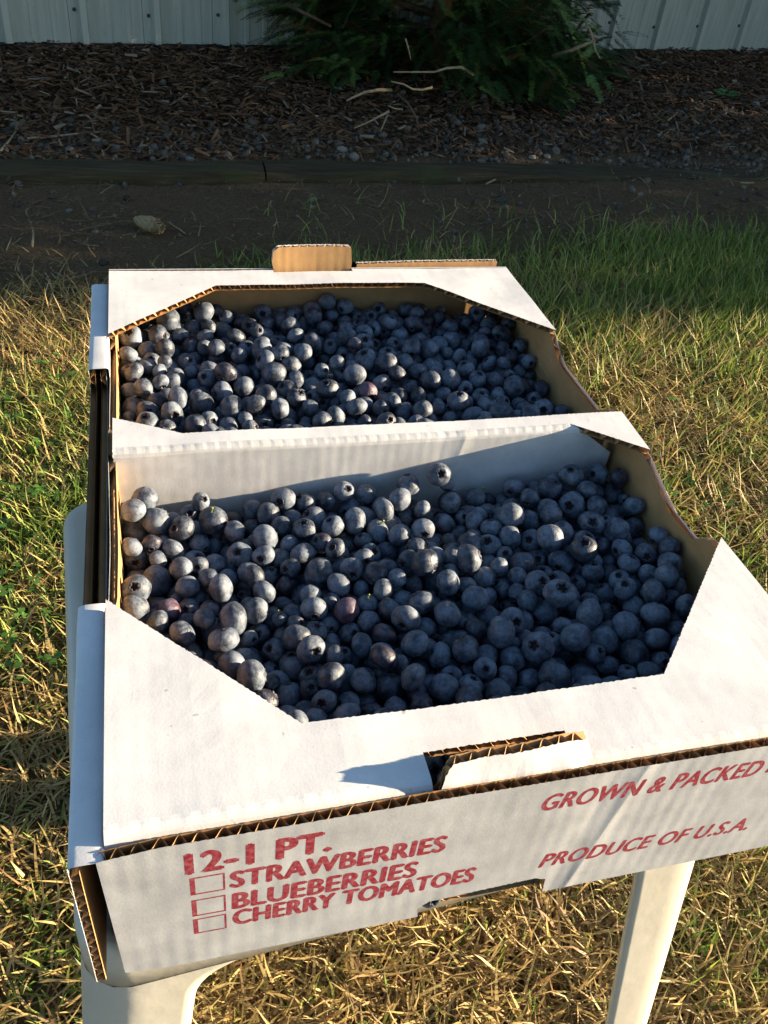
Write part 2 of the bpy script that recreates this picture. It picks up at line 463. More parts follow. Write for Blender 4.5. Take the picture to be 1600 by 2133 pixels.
def corner_strip(ci, zlist, wfun, thick, name, parent, mat):
    """strip wrapped round corner ci, half width wfun(z) either way, splayed outwards downwards"""
    r = TR; cx, cy = [(r, r), (TW - r, r), (TW - r, TD - r), (r, TD - r)][ci]
    sx, sy = [(-1, -1), (1, -1), (1, 1), (-1, 1)][ci]
    arc = r * math.pi / 4
    V, F = [], []; ns = 16

    def P(s, z, inset):
        sp = 0.105 * max(0, TH - 0.037 - z)
        rr = r - inset + 0.0004
        if abs(s) <= arc:
            a = math.pi / 4 + s / r
            q = (cx + sx * rr * math.cos(a), cy + sy * rr * math.sin(a))
        elif s < -arc: q = (cx + sx * rr, cy - sy * (-s - arc) * 1.0)
        else: q = (cx - sx * (s - arc), cy + sy * rr)
        return tw(q[0] + sx * sp, q[1] + sy * sp, z)
    for side in (0, 1):
        for z in zlist:
            w = wfun(z)
            for k in range(ns + 1): V.append(P(-w + 2 * w * k / ns, z, thick * side))
    m = ns + 1; nz = len(zlist); off = nz * m
    for j in range(nz - 1):
        for k in range(ns):
            F.append((j * m + k, j * m + k + 1, (j + 1) * m + k + 1, (j + 1) * m + k))
            F.append((off + j * m + k, off + (j + 1) * m + k, off + (j + 1) * m + k + 1, off + j * m + k + 1))
        F.append((j * m, (j + 1) * m, off + (j + 1) * m, off + j * m)); e = ns
        F.append((j * m + e, off + j * m + e, off + (j + 1) * m + e, (j + 1) * m + e))
    b = (nz - 1) * m
    for k in range(ns): F.append((b + k, b + k + 1, off + b + k + 1, off + b + k))
    bm = bmesh.new()
    o = put(name, V, F, mat, parent, smooth=False)
    bm.from_mesh(o.data); bmesh.ops.recalc_face_normals(bm, faces=bm.faces); bm.to_mesh(o.data); bm.free()
    for p in o.data.polygons: p.use_smooth = True
    o.data.shade_smooth() if hasattr(o.data, 'shade_smooth') else None
    return o


ZS = TH - 0.037


def legw(z):
    f = max(0, min(1, (ZS - z) / ZS)); w = 0.048 - 0.010 * f
    rf = 0.019; d = ZS - z
    if d < rf: w += rf - math.sqrt(max(0, rf * rf - (rf - d) ** 2))
    return w


zl_leg = [ZS + 0.002, ZS - 0.0012, ZS - 0.003, ZS - 0.006, ZS - 0.010, ZS - 0.015, ZS - 0.022, ZS - 0.05] + list(np.linspace(ZS - 0.10, 0.012, 7))
for ci in range(4):
    lg = corner_strip(ci, zl_leg, legw, 0.0035, 'leg', table, M['plastic'])
    corner_strip(ci, [0.013, 0.011, -0.006], lambda z: 0.0415 if z > 0.012 else 0.043, 0.0065, 'foot', lg, M['plastic'])

# ------------------------------------------------------------------ the carton
W, D, H, T = 0.340, 0.510, 0.0998, 0.0042
carton = empty('berry_carton', (W / 2, D / 2, ZT - H))
tag(carton, 'white corrugated cardboard fruit carton with two openings and red print', 'carton')


def BOT(x): return -0.0998 + 0.0215 * x      # underside of the carton, resting on the slightly tilted table


def jag(poly, flags, step=0.0013, amp=0.00022):
    out = []
    for i, p in enumerate(poly):
        q = poly[(i + 1) % len(poly)]; out.append(p)
        if flags and flags[i]:
            d = Vector((q[0] - p[0], q[1] - p[1])); L = d.length; n = int(L / step)
            if n < 2: continue
            nn = Vector((-d.y, d.x)) / L; ph = random.random() * 9
            for k in range(1, n):
                a = amp * (random.uniform(-1, 1) * 0.8 + math.sin(k * 2.4 + ph) * 0.7)
                out.append((p[0] + d.x * k / n + nn.x * a, p[1] + d.y * k / n + nn.y * a))
    return out


def scan(poly, u):
    c = []
    for i in range(len(poly)):
        (a, b), (c_, d_) = poly[i], poly[(i + 1) % len(poly)]
        if (a <= u < c_) or (c_ <= u < a): c.append(b + (d_ - b) * (u - a) / (c_ - a))
    c.sort(); return [(c[k], c[k + 1]) for k in range(0, len(c) - 1, 2)]


def board(name, pieces, place, mats, flute='u', parent=carton, t=T, pitch=0.0075, grid=0.012, warp=None, medium=True):
    """corrugated board: two paper liners and a wavy medium. pieces: [(polygon, jag flags)] in (u,v);
    place(u,v,n) -> position, n = 0 outer liner ... -t inner liner; mats outer, inner, flute; flute: axis across which it waves"""
    V, F, MI = [], [], []
    for poly, flags in pieces:
        pj = jag(poly, flags)
        for mi, n in ((0, 0.0), (1, -t)):
            bm = bmesh.new()
            bm.faces.new([bm.verts.new((u, v, 0)) for u, v in pj])
            bmesh.ops.triangulate(bm, faces=bm.faces[:])
            us = [p[0] for p in pj]; vs_ = [p[1] for p in pj]
            for ax, arr in ((0, us), (1, vs_)):
                k = math.ceil(min(arr) / grid)
                while k * grid < max(arr):
                    co = [0, 0, 0]; no = [0, 0, 0]; co[ax] = k * grid + 1e-5; no[ax] = 1
                    bmesh.ops.bisect_plane(bm, geom=bm.verts[:] + bm.edges[:] + bm.faces[:], plane_co=co, plane_no=no); k += 1
            bm.verts.index_update(); b0 = len(V)
            for v in bm.verts: V.append(place(v.co.x, v.co.y, n))
            for f in bm.faces: F.append([b0 + v.index for v in f.verts]); MI.append(mi)
            bm.free()
        if not medium: continue
        pm = pj if flute == 'u' else [(b, a) for a, b in pj]
        lo, hi = min(p[0] for p in pm), max(p[0] for p in pm); step = pitch / 10
        k0, k1 = math.ceil(lo / step), math.floor(hi / step); prev = None; nsub = 6
        for k in range(k0, k1 + 1):
            a = k * step
            iv = scan(pm, a + 1e-7)
            wv = math.sin(2 * math.pi * a / pitch + 0.7 * math.sin(a * 90) + 0.5 * math.sin(a * 233)); wv = max(-1, min(1, wv * 1.05))
            n = -t / 2 + (t / 2 - 0.00012) * wv
            cur = []
            for (b0_, b1_) in iv:
                ids = []
                for s in range(nsub + 1):
                    b = b0_ + 0.0003 + (b1_ - b0_ - 0.0006) * s / nsub
                    V.append(place(a, b, n) if flute == 'u' else place(b, a, n)); ids.append(len(V) - 1)
                cur.append(ids)
            if prev and len(prev) == len(cur):
                for p_, c_ in zip(prev, cur):
                    for s in range(nsub): F.append([p_[s], p_[s + 1], c_[s + 1], c_[s]]); MI.append(2)
            prev = cur
    if warp: V = [warp(Vector(p)) for p in V]
    V = [(p[0], p[1], max(p[2], ZT + BOT(p[0]) + .0004)) for p in V]
    return put(name, V, F, mats, parent, mi=MI)


def sag(p):      # gentle warp of the flaps, a few dents
    x, y, z = p
    k = 0.0016 * mnoise.noise((x * 7, y * 7, 3.0)) + 0.0005 * mnoise.noise((x * 25, y * 25, 8.0))
    e = math.exp(-((x - 0.200) ** 2 + (y - 0.022) ** 2) / 0.00012) * 0.0008
    e2 = -math.exp(-((x - 0.212) ** 2) / 0.00003) * math.exp(-((y - 0.02) ** 2) / 0.0004) * 0.0005
    return Vector((x, y, z + k ))


def top(u, v, n): return (u, v, ZT + n)


WX, WY, KX, KY, FL = M['white_x'], M['white_y'], M['kraft_x'], M['kraft_y'], M['flute']
# front top flap with chamfered opening and slot
board('top_flap', [
    ([(0, .008), (.129, .008), (.129, .042), (.081, .042), (0, .129)], (0, 1, 0, 1, 0) and (0, 0, 1, 1, 0)),
    ([(.129, .0195), (.1945, .0205), (.1945, .0425), (.129, .042)], (1, 0, 1, 0)),
    ([(.1945, .008), (W, .008), (W, .133), (.2555, .043), (.1945, .0425)], (0, 0, 1, 1, 0))], top, [WX, KX, FL], 'u', warp=sag)


def bend(name, x0, x1, yA, sgn, zbot, mats, warp=sag, r=0.007, scallop=0.00004):
    """rounded fold from the flat flap (edge at y=yA) over and down; sgn=-1 towards the viewer"""
    L1 = r * math.pi / 2

    def place(u, v, n):
        rr = r + n
        if v < L1:
            a = v / r
            y = yA + sgn * rr * math.sin(a); z = ZT - r + rr * math.cos(a)
        else:
            y = yA + sgn * rr; z = ZT - r - (v - L1)
        s = scallop * math.sin(2 * math.pi * u / 0.0075) * math.exp(-((v - 0.002) / 0.003) ** 2)
        return (u, y, z + s)
    segs = []
    return board(name, [([(x0, 0), (x1, 0), (x1, L1 - zbot - r), (x0, L1 - zbot - r)], None)], place, mats, 'u', warp=warp, grid=0.0019 if zbot > -0.05 else 0.003)


bend('flap_fold', 0.0, .129, .008, -1, -.022, [WX, KX, FL])
bend('flap_fold', .1945, W, .008, -1, -.022, [WX, KX, FL])
# rear top flap
board('top_flap', [
    ([(0, .396), (.082, .475), (.1315, .4745), (.1315, .503), (0, .503)], (1, 1, 0, 0, 0)),
    ([(.1315, .4745), (.1985, .474), (.1985, .4985), (.1315, .4985)], (1, 0, 1, 0)),
    ([(.1985, .474), (.2555, .473), (W, .385), (W, .503), (.1985, .503)], (1, 1, 0, 0, 0))], top, [WX, KX, FL], 'u', warp=sag)
bend('flap_fold', 0.0, .1315, .503, 1, -.10, [WX, KX, FL], warp=None)
bend('flap_fold', .1985, W, .503, 1, -.10, [WX, KX, FL], warp=None)
board('rear_inner_wall', [([(.1315, -.10), (.1985, -.10), (.1985, -.012), (.1315, -.012)], None)], lambda u, v, n: (u, .5098 + n, ZT + v), [WX, KX, FL])
# rear locking tab: kraft side towards the viewer
board('locking_tab', [([(.134, -.012), (.1965, -.012), (.1985, .004), (.1975, .0165), (.1955, .0185), (.136, .018), (.1315, .0145), (.1305, .006)], (0, 0, 0, 0, 1, 0, 0, 0))],
      lambda u, v, n: (u, .5065 + n + 0.10 * v + 0.002 * math.sin((u - .13) * 40), ZT + v), [WX, KX, FL], pitch=0.007)
# rear outer wall, its raw top edge a little proud
board('rear_wall', [([(0.002, -H + .001), (.3335, -H + .001), (.3335, .0025), (.262, .0020), (.205, .0005), (.203, -.012), (.0, -.012)], (0, 0, 1, 1, 0, 0, 0))],
      lambda u, v, n: (u, .5150 + n, ZT + v), [WX, KX, FL])
# front outer wall with vent notch
board('front_wall', [
    ([(-.0005, -.0965), (.020, -.0992), (.1322, -.0968), (.1310, -.0885), (.1360, -.0835), (.1360, .0018), (.02, -.0005), (-.003, -.0038)], (0, 0, 1, 1, 0, 1, 1, 0)),
    ([(.1360, -.0835), (.1880, -.0800), (.1880, .0022), (.1360, .0018)], (1, 0, 1, 0)),
    ([(.1880, -.0800), (.1945, -.0830), (.1955, -.0954), (.341, -.0922), (.341, .0026), (.28, .0030), (.1880, .0022)], (1, 1, 0, 0, 1, 1, 0))],
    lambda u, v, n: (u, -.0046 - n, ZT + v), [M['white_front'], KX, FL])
fwall = bpy.data.objects['front_wall']
# middle divider: bridge strip, white front face, kraft rear face
board('divider_bridge', [
    ([(.003, .2550), (.0438, .2550), (.0438, .2665), (.003, .2880)], (0, 0, 1, 0)),
    ([(.0438, .2550), (.2965, .2550), (.2965, .2661), (.0438, .2665)], (0, 0, 1, 0)),
    ([(.2965, .2550), (.3390, .2205), (W, .266), (.2965, .2661)], (1, 0, 1, 0))], top, [WX, KX, FL], 'u', warp=sag)


def divider_face(u, v, n):
    r = 0.0045; L1 = r * math.pi / 2; rr = r + n * 0.5
    s = 0.00012 * math.sin(2 * math.pi * u / 0.0075) * math.exp(-((v - 0.003) / 0.003) ** 2)
    if v < L1:
        a = v / r; return (u, .2550 - rr * math.sin(a), ZT - r + rr * math.cos(a) + s)
    return (u, .2550 - rr + (v - L1) * 0.03, ZT - r - (v - L1) + s * 0.5)


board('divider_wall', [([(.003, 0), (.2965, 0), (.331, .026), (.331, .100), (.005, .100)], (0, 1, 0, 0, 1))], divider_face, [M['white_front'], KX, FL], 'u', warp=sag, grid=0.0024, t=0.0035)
board('divider_wall', [([(.006, -.1), (.331, -.1), (.331, -.006), (.006, -.006)], None)], lambda u, v, n: (u, .2655 + n, ZT + v), [KX, KX, FL], t=0.003)
# inner side walls with the dips at both openings (flutes lie lengthwise)
SW = [(.010, -.1), (.502, -.1), (.502, -.0044), (.398, -.0044), (.386, -.004), (.366, -.013), (.352, -.0155), (.292, -.0155), (.276, -.0044), (.232, -.0044), (.219, -.004), (.213, -.0150), (.200, -.0165), (.160, -.0165), (.150, -.015), (.136, -.0045), (.120, -.0044), (.010, -.0044)]
SWL = [(.010, -.1), (.502, -.1), (.502, -.0044), (.402, -.0044), (.394, -.008), (.386, -.012), (.300, -.0125), (.288, -.009), (.276, -.0044), (.257, -.0044), (.248, -.008), (.242, -.0125), (.142, -.0125), (.128, -.0045), (.120, -.0044), (.010, -.0044)]
board('side_wall', [(SW, [0, 0, 0] + [1] * 15)], lambda u, v, n: (W - 0.0002 + n + 0.0012 * mnoise.noise((u * 14, v * 3, 1)), u, ZT + v), [WY, KY, FL], 'v', pitch=0.0068, warp=sag)
board('side_wall', [(SWL, [0, 0, 0] + [1] * 13)], lambda u, v, n: (0.0002 - n + 0.0010 * mnoise.noise((u * 14, v * 3, 7)), u, ZT + v), [WY, KY, FL], 'v', pitch=0.0068, warp=sag)
# outer rolled side walls. left: two plies with a folded cap, cut away in the middle
OL = [(-.0050, -.103), (.492, -.103), (.486, -.0085), (.356, -.0085), (.351, -.018), (.135, -.019), (.130, -.0085), (-.0050, -.0080)]
IL = [(.014, -.103), (.492, -.103), (.486, -.0085), (.356, -.0085), (.351, -.018), (.135, -.019), (.130, -.0085), (.014, -.0085)]
board('outer_side_wall', [(OL, (0, 0, 0, 1, 1, 1, 0, 1))], lambda u, v, n: (-.0130 - n * 1.0 + 0.006 * max(0, -v - .02), u, ZT + v), [WY, KY, FL], 'v', t=0.0038)
board('outer_side_wall', [(IL, (0, 0, 0, 1, 1, 1, 0, 0))], lambda u, v, n: (-.0058 - n, u, ZT + v), [KY, WY, FL], 'v', t=0.0038)


def cap(y0, y1):
    V, F = [], []; ny = 24; na = 9
    for i in range(ny + 1):
        y = y0 + (y1 - y0) * i / ny
        for k in range(na + 1):
            a = math.pi * k / na; w = 0.0068
            x = -.0066 - w * math.copysign(abs(math.cos(a)) ** 0.45, math.cos(a)) + .0004 * mnoise.noise((y * 30, k, 2))
            z = ZT - .0084 + 0.0042 * math.sin(a) ** 0.35 + .0008 * mnoise.noise((y * 12, 4, k * .2))
            V.append((x, y, z if 0 < k < na else z - 0.02))
    m = na + 1
    for i in range(ny):
        for k in range(na): F.append((i * m + k, i * m + k + 1, (i + 1) * m + k + 1, (i + 1) * m + k))
    o = put('folded_edge', V, F, M['white_y'], carton, smooth=True); return o


cap(-.0046, .1305); cap(.3555, .4865)
board('outer_side_wall', [([(.0, -.103), (.49, -.103), (.49, -.034), (.0, -.034)], (0, 0, 1, 0))], lambda u, v, n: (W + .0085 + n, u, ZT + v), [WY, KY, FL], 'v', t=0.0038)
# bottom
board('bottom', [([(.002, -.0002), (W - .002, -.0002), (W - .002, .508), (.002, .508)], None)], lambda u, v, n: (u, v, ZT + BOT(u) + .0038 + n), [KX, KX, FL], t=0.0030, grid=0.05)
# front locking tab bent back through the slot, torn and curled at its right
TAB = [(.1300, -.006), (.1960, -.006), (.1990, .004), (.1985, .0115), (.188, .0122), (.170, .0112), (.150, .0108), (.1375, .0100), (.1330, .0055)]


def tabp(u, v, n):
    k = max(0, (u - .184) / .015)
    return (u + 0.0006 * math.sin(v * 400), 0.0006 + max(0, v) * 0.50 - n + .0008 * mnoise.noise((u * 60, v * 60, 3)) + 0.002 * k * k, ZT + v * (0.93 - 0.16 * k))


board('locking_tab', [(TAB, (0, 0, 1, 1, 1, 1, 1, 1, 0))], tabp, [WX, KX, FL], grid=0.004)

# printed lettering on the front wall
PY = -.0046 - 0.00002


def lettering(body, x0, x1, z0, z1, shear=0.0, bold=0.02, squeeze=True):
    cu = bpy.data.curves.new('lettering', 'FONT'); cu.body = body; cu.size = 1; cu.shear = shear; cu.offset = 0.0; cu.resolution_u = 4
    cu.space_character = 1.06
    o = bpy.data.objects.new('tmp', cu); col.objects.link(o)
    dg = bpy.context.evaluated_depsgraph_get(); me = bpy.data.meshes.new_from_object(o.evaluated_get(dg))
    co = np.array([v.co[:] for v in me.vertices]); bpy.data.objects.remove(o)
    lo, hi = co.min(0), co.max(0)
    xs = x0 + (co[:, 0] - lo[0]) / (hi[0] - lo[0]) * (x1 - x0); zz = z0 + (co[:, 1] - lo[1]) / (hi[1] - lo[1]) * (z1 - z0)
    F0 = [list(p.vertices) for p in me.polygons]; P, F = [], []
    hb = bold * 0.5 * (z1 - z0)                       # heavier strokes: shifted impressions of the same letters
    for k, (ox, oz) in enumerate(((-1, 0), (-.35, 0), (.35, 0), (1, 0), (0, .7), (0, -.7))):
        F += [[i + k * len(xs) for i in f] for f in F0]
        P.append(np.c_[xs + ox * hb, np.full(len(xs), PY - k * 1e-6), ZT + zz + oz * hb])
    return put('lettering', np.vstack(P), F, M['print'], fwall)


lettering('12-1 PT.', .0293, .0858, -.0230, -.0082, 0, .13)
lettering('STRAWBERRIES', .0460, .1365, -.0393, -.0268, 0.03, .115)
lettering('BLUEBERRIES', .0466, .1258, -.0570, -.0442, 0.03, .115)
lettering('CHERRY TOMATOES', .0468, .1550, -.0712, -.0588, 0.03, .115)
lettering('GROWN & PACKED', .1778, .2850, -.0200, -.0082, 0.22, .09)
lettering('BY:', .2890, .3120, -.0190, -.0072, 0.22, .09)
lettering('PRODUCE OF U.S.A.', .1880, .2995, -.0702, -.0588, 0.22, .09)
for zt, zb in ((-.0262, -.0398), (-.0438, -.0575), (-.0598, -.0728)):
    xa, xb, w_, h_ = .0298, .0436, .0020, .0010
    o_ = [(xa, zb), (xb, zb), (xb, zt), (xa, zt)]; i_ = [(xa + w_, zb + h_), (xb - h_ * .8, zb + h_), (xb - h_ * .8, zt - h_), (xa + w_, zt - h_)]
    put('tick_box', [(x, PY, ZT + z) for x, z in o_ + i_], [(k, (k + 1) % 4, 4 + (k + 1) % 4, 4 + k) for k in range(4)], M['print'], fwall)

# ------------------------------------------------------------------ green pulp pint basket at the left of the rear compartment
pc = on_z(268, 823, ZT - .034)
bx0, by1 = pc.x, pc.y; bw = 0.100
pb = empty('pint_basket', (bx0 + bw / 2, by1 - bw / 2 + .01, ZT - H + .005))
tag(pb, 'teal green pulp pint basket under the berries, beside the rear left side wall', 'basket')
by0 = max(.274, by1 - bw)
for (p, q, nm) in (((bx0, by0), (bx0, by1), 'side'), ((bx0, by1), (bx0 + bw, by1), 'side'), ((bx0 + bw, by1), (bx0 + bw, by0), 'side'), ((bx0 + bw, by0), (bx0, by0), 'side')):
    V, F = [], []; d = Vector((q[0] - p[0], q[1] - p[1])); nn = Vector((-d.y, d.x)).normalized() * 0.0011
    for i in range(21):
        f = i / 20; x, y = p[0] + d.x * f, p[1] + d.y * f
        zt_ = ZT - .034 + .0012 * mnoise.noise((i * .9, x * 40, y * 40)) - 0.0025 - 0.30 * math.hypot(x - bx0, y - by1)
        for s in (-1, 1):
            V += [(x + nn.x * s, y + nn.y * s, ZT - H + .006), (x + nn.x * s * (1 + .8 * random.random()), y + nn.y * s * 1.5, zt_)]
    for i in range(20):
        a = i * 4; b = a + 4
        F += [(a, b, b + 1, a + 1), (a + 2, a + 3, b + 3, b + 2), (a + 1, b + 1, b + 3, a + 3)]
    put('side', V, F, M['pulp'], pb)

# ------------------------------------------------------------------ blueberries
OPEN_F = [(.081, .042), (.2555, .043), (W, .133), (W, .2215), (.2965, .250), (.003, .250), (0, .129)]
OPEN_R = [(.0438, .2665), (W, .266), (W, .385), (.2555, .473), (.082, .475), (0, .396), (.003, .288)]


def pack(x0, x1, y0, y1, N, seed, mound):
    r_ = np.random.default_rng(seed)
    R = np.clip(r_.normal(0.0065, 0.00115, N), 0.0042, 0.0094)
    P = np.c_[r_.uniform(x0, x1, N), r_.uniform(y0, y1, N), r_.uniform(0.01, 0.13, N)]
    lo = np.array([x0, y0, 0.0]); hi = np.array([x1, y1, 9.0])
    I = J = None
    for it in range(300):
        if it < 225: P[:, 2] -= 0.0011 * (1 - it / 300)
        if it % 5 == 0:
            Pf = P.astype(np.float32) - np.float32(.15); q2 = (Pf ** 2).sum(1); d2 = q2[:, None] + q2[None] - 2 * Pf @ Pf.T
            I, J = np.nonzero(d2 < 0.0205 ** 2); kk = I < J; I, J = I[kk], J[kk]
        dv = P[I] - P[J]; L = np.sqrt((dv ** 2).sum(1)) + 1e-9; ov = (R[I] + R[J]) * 0.985 - L
        k = ov > 0
        c_ = dv[k] * (ov[k] / L[k] * 0.5)[:, None] * 0.75
        for ax in range(3):
            P[:, ax] += np.bincount(I[k], c_[:, ax], N) - np.bincount(J[k], c_[:, ax], N)
        P = np.minimum(np.maximum(P, lo + R[:, None]), hi - R[:, None])
    return P, R


RB = 0.008


def berry_mesh(seed):
    """berry with the flower-end dimple at +Z, radius 1 (scaled per berry); crown mesh apart"""
    r_ = random.Random(seed)
    nseg, nr = 26, 17
    obl = r_.uniform(0.74, 1.0); rim = r_.uniform(0.30, 0.40); ell = r_.uniform(0.90, 1.10); lob = r_.uniform(0, 9)
    V, F = [], []
    V.append((0, 0, -obl * 0.985))
    for i in range(1, nr + 1):
        th = math.pi - (math.pi - math.asin(rim)) * i / nr
        for k in range(nseg):
            ph = 2 * math.pi * k / nseg
            q = 1 + 0.085 * mnoise.noise((math.sin(th) * math.cos(ph) * 1.3 + seed * 3.7, math.sin(th) * math.sin(ph) * 1.3, math.cos(th) * 1.3)) + 0.012 * math.cos(2 * ph + lob) * math.sin(th)
            V.append((math.sin(th) * math.cos(ph) * q * ell, math.sin(th) * math.sin(ph) * q / ell, math.cos(th) * q * obl))
    zr = V[-1][2]; rings_ = [(rim * 0.90, zr - 0.05), (rim * 0.80, zr - 0.16), (rim * 0.45, zr - 0.20)]
    for rr, z in rings_:
        for k in range(nseg):
            ph = 2 * math.pi * k / nseg; V.append((rr * math.cos(ph), rr * math.sin(ph), z))
    V.append((0, 0, zr - 0.17))
    for k in range(nseg): F.append((0, 1 + (k + 1) % nseg, 1 + k))
    for i in range(nr + 2):
        for k in range(nseg):
            a = 1 + i * nseg + k; b = 1 + i * nseg + (k + 1) % nseg; F.append((a, b, b + nseg, a + nseg))
    e = len(V) - 1
    for k in range(nseg): F.append((1 + (nr + 2) * nseg + k, 1 + (nr + 2) * nseg + (k + 1) % nseg, e))
    MI = [0] * (nseg + (nr - 1) * nseg) + [1] * (len(F) - nseg - (nr - 1) * nseg)
    # crown: five-lobed flaring collar
    CV, CF_ = [], []; n2 = 40; flare = r_.uniform(0.02, 0.16); hgt = r_.uniform(0.05, 0.13)
    worn = r_.uniform(0.3, 1.0)
    for lv in range(4):
        for k in range(n2):
            ph = 2 * math.pi * k / n2
            l = 0.5 + 0.5 * math.cos(5 * ph + lob); tri = l ** 0.6
            br = 0.35 + 0.65 * (0.5 + 0.5 * mnoise.noise((math.cos(ph) * 1.5 + seed, math.sin(ph) * 1.5, 5.5))) * worn + 0.2 * worn
            if lv == 0: rr, z = rim * 1.03, zr - 0.02
            elif lv == 1: rr, z = rim * (1.0 - 0.05 * (1 - tri)) , zr + 0.03 * br
            elif lv == 2: rr, z = rim * (0.98 - 0.30 * (1 - tri)) + flare * tri * br * 0.4, zr + hgt * (0.35 + 0.75 * tri) * br
            else: rr, z = rim * (0.82 - 0.30 * (1 - tri)), zr - 0.10
            CV.append((rr * math.cos(ph), rr * math.sin(ph), z))
    for lv in range(3):
        for k in range(n2):
            a = lv * n2 + k; b = lv * n2 + (k + 1) % n2; CF_.append((a, b, b + n2, a + n2))
    return np.array(V) * RB, F, MI, np.array(CV) * RB, CF_


NVAR = 24
variants = []
for s in range(NVAR):
    V, F, MI, CV, CFc = berry_mesh(s + 1)
    tone = (random.uniform(0.25, 0.85), random.random(), 0.0)
    if s == 3: tone = (0.15, 0.3, 0.05)
    me = bpy.data.meshes.new('blueberry'); me.from_pydata(V.tolist(), [], F); me.materials.append(M['berry']); me.materials.append(M['pit'])
    me.polygons.foreach_set('material_index', np.array(MI, np.int32)); me.polygons.foreach_set('use_smooth', np.ones(len(F), bool)); set_tone(me, tone); me.update()
    ce = bpy.data.meshes.new('crown'); ce.from_pydata(CV.tolist(), [], CFc); ce.materials.append(M['crown']); ce.polygons.foreach_set('use_smooth', np.ones(len(CFc), bool)); ce.update()
    variants.append((me, ce, V, F, MI, CV, CFc, tone))
V, F, MI, CV, CFc = berry_mesh(77)
red_me = variants[5][0].copy(); red_me.color_attributes['tone'].data.foreach_set('color', np.tile(np.array([.45, .4, .35, 1], np.float32), len(red_me.vertices)))

cells = []
for cname, (x0, x1, y0, y1), N, opening, seed in (('front', (.0045, .3355, .006, .2470), 2560, OPEN_F, 3), ('rear', (.0045, .3355, .2690, .5045), 2480, OPEN_R, 5)):
    P, R = pack(x0, x1, y0, y1, N, seed, 0.0)
    lv_ = np.percentile(P[:, 2] + R, 96)
    drop = (P[:, 2] + R > lv_ - .010) & (np.random.default_rng(seed + 9).random(N) < .20)       # hollows left by picked berries
    P, R = P[~drop], R[~drop]
    P[:, 2] += ZT - .0895
    cells.append((cname, P, R, opening))


def in_poly(px, py, poly):
    ins = np.zeros(px.shape, bool); n = len(poly)
    for i in range(n):
        (ax, ay), (bx_, by_) = poly[i], poly[(i + 1) % n]
        cond = (ay > py) != (by_ > py)
        with np.errstate(divide='ignore', invalid='ignore'):
            xx = (bx_ - ax) * (py - ay) / (by_ - ay + 1e-12) + ax
        ins ^= cond & (px < xx)
    return ins


# how many pixels of each berry the camera sees, at a quarter of the photograph's size
allP = np.vstack([c_[1] for c_ in cells]); allR = np.concatenate([c_[2] for c_ in cells]); ncell = [len(c_[2]) for c_ in cells]
cellid = np.repeat([0, 1], ncell)
GW, GH, Q = 400, 534, 4.0
zb = np.full((GH, GW), 9.0); ib = np.full((GH, GW), -1)
for i in np.argsort(-allP[:, 2]):
    if allP[i, 2] < ZT - .075: continue
    u, v, z = to_px(allP[i]); u /= Q; v /= Q; rp = FPX * allR[i] / z / Q
    a0_, a1_, b0_, b1_ = int(max(0, u - rp)), int(min(GW - 1, u + rp + 1)), int(max(0, v - rp)), int(min(GH - 1, v + rp + 1))
    if a1_ <= a0_ or b1_ <= b0_: continue
    X, Y = np.meshgrid(np.arange(a0_, a1_), np.arange(b0_, b1_))
    dd = ((X - u) ** 2 + (Y - v) ** 2) / rp ** 2
    zz = z - allR[i] * np.sqrt(np.clip(1 - dd, 0, 1)); sub = zb[b0_:b1_, a0_:a1_]
    k = (dd < 1) & (zz < sub); sub[k] = zz[k]; ib[b0_:b1_, a0_:a1_][k] = i
YY, XX = np.mgrid[0:GH, 0:GW]
dx = CF.x + CR.x * ((XX * Q - 800) / FPX) - CU.x * ((YY * Q - 1066.5) / FPX)
dy = CF.y + CR.y * ((XX * Q - 800) / FPX) - CU.y * ((YY * Q - 1066.5) / FPX)
dz = CF.z + CR.z * ((XX * Q - 800) / FPX) - CU.z * ((YY * Q - 1066.5) / FPX)
tt_ = (ZT - CAM.z) / dz; hx, hy = CAM.x + dx * tt_, CAM.y + dy * tt_
okf, okr = in_poly(hx, hy, OPEN_F), in_poly(hx, hy, OPEN_R)
vis = np.where(ib >= 0, np.where(np.where(ib >= 0, cellid[ib], 0) == 0, okf, okr), False)
seen = np.bincount(ib[vis], minlength=len(allR))
order = np.argsort(-seen)
n_vis = int((seen >= 3).sum())
top300 = set(int(i) for i in order[:300])
print('BERRIES visible', n_vis, 'level', [round(float(np.percentile(c_[1][:, 2] + c_[2], 97) - ZT), 4) for c_ in cells])


def zone(c, x, y):
    fx = ['at left wall', 'left of centre', 'at mid-width', 'right of centre', 'at right wall'][min(4, int(x / .068))]
    if c == 0: fy = ['by front flap', 'nearer front flap', 'nearer white divider', 'against white divider'][0 if y < .080 else 1 if y < .138 else 2 if y < .195 else 3]
    else: fy = ['behind divider bridge', 'at mid-depth', 'nearer rear flap'][0 if y < .325 else 1 if y < .39 else 2]
    return fx, fy


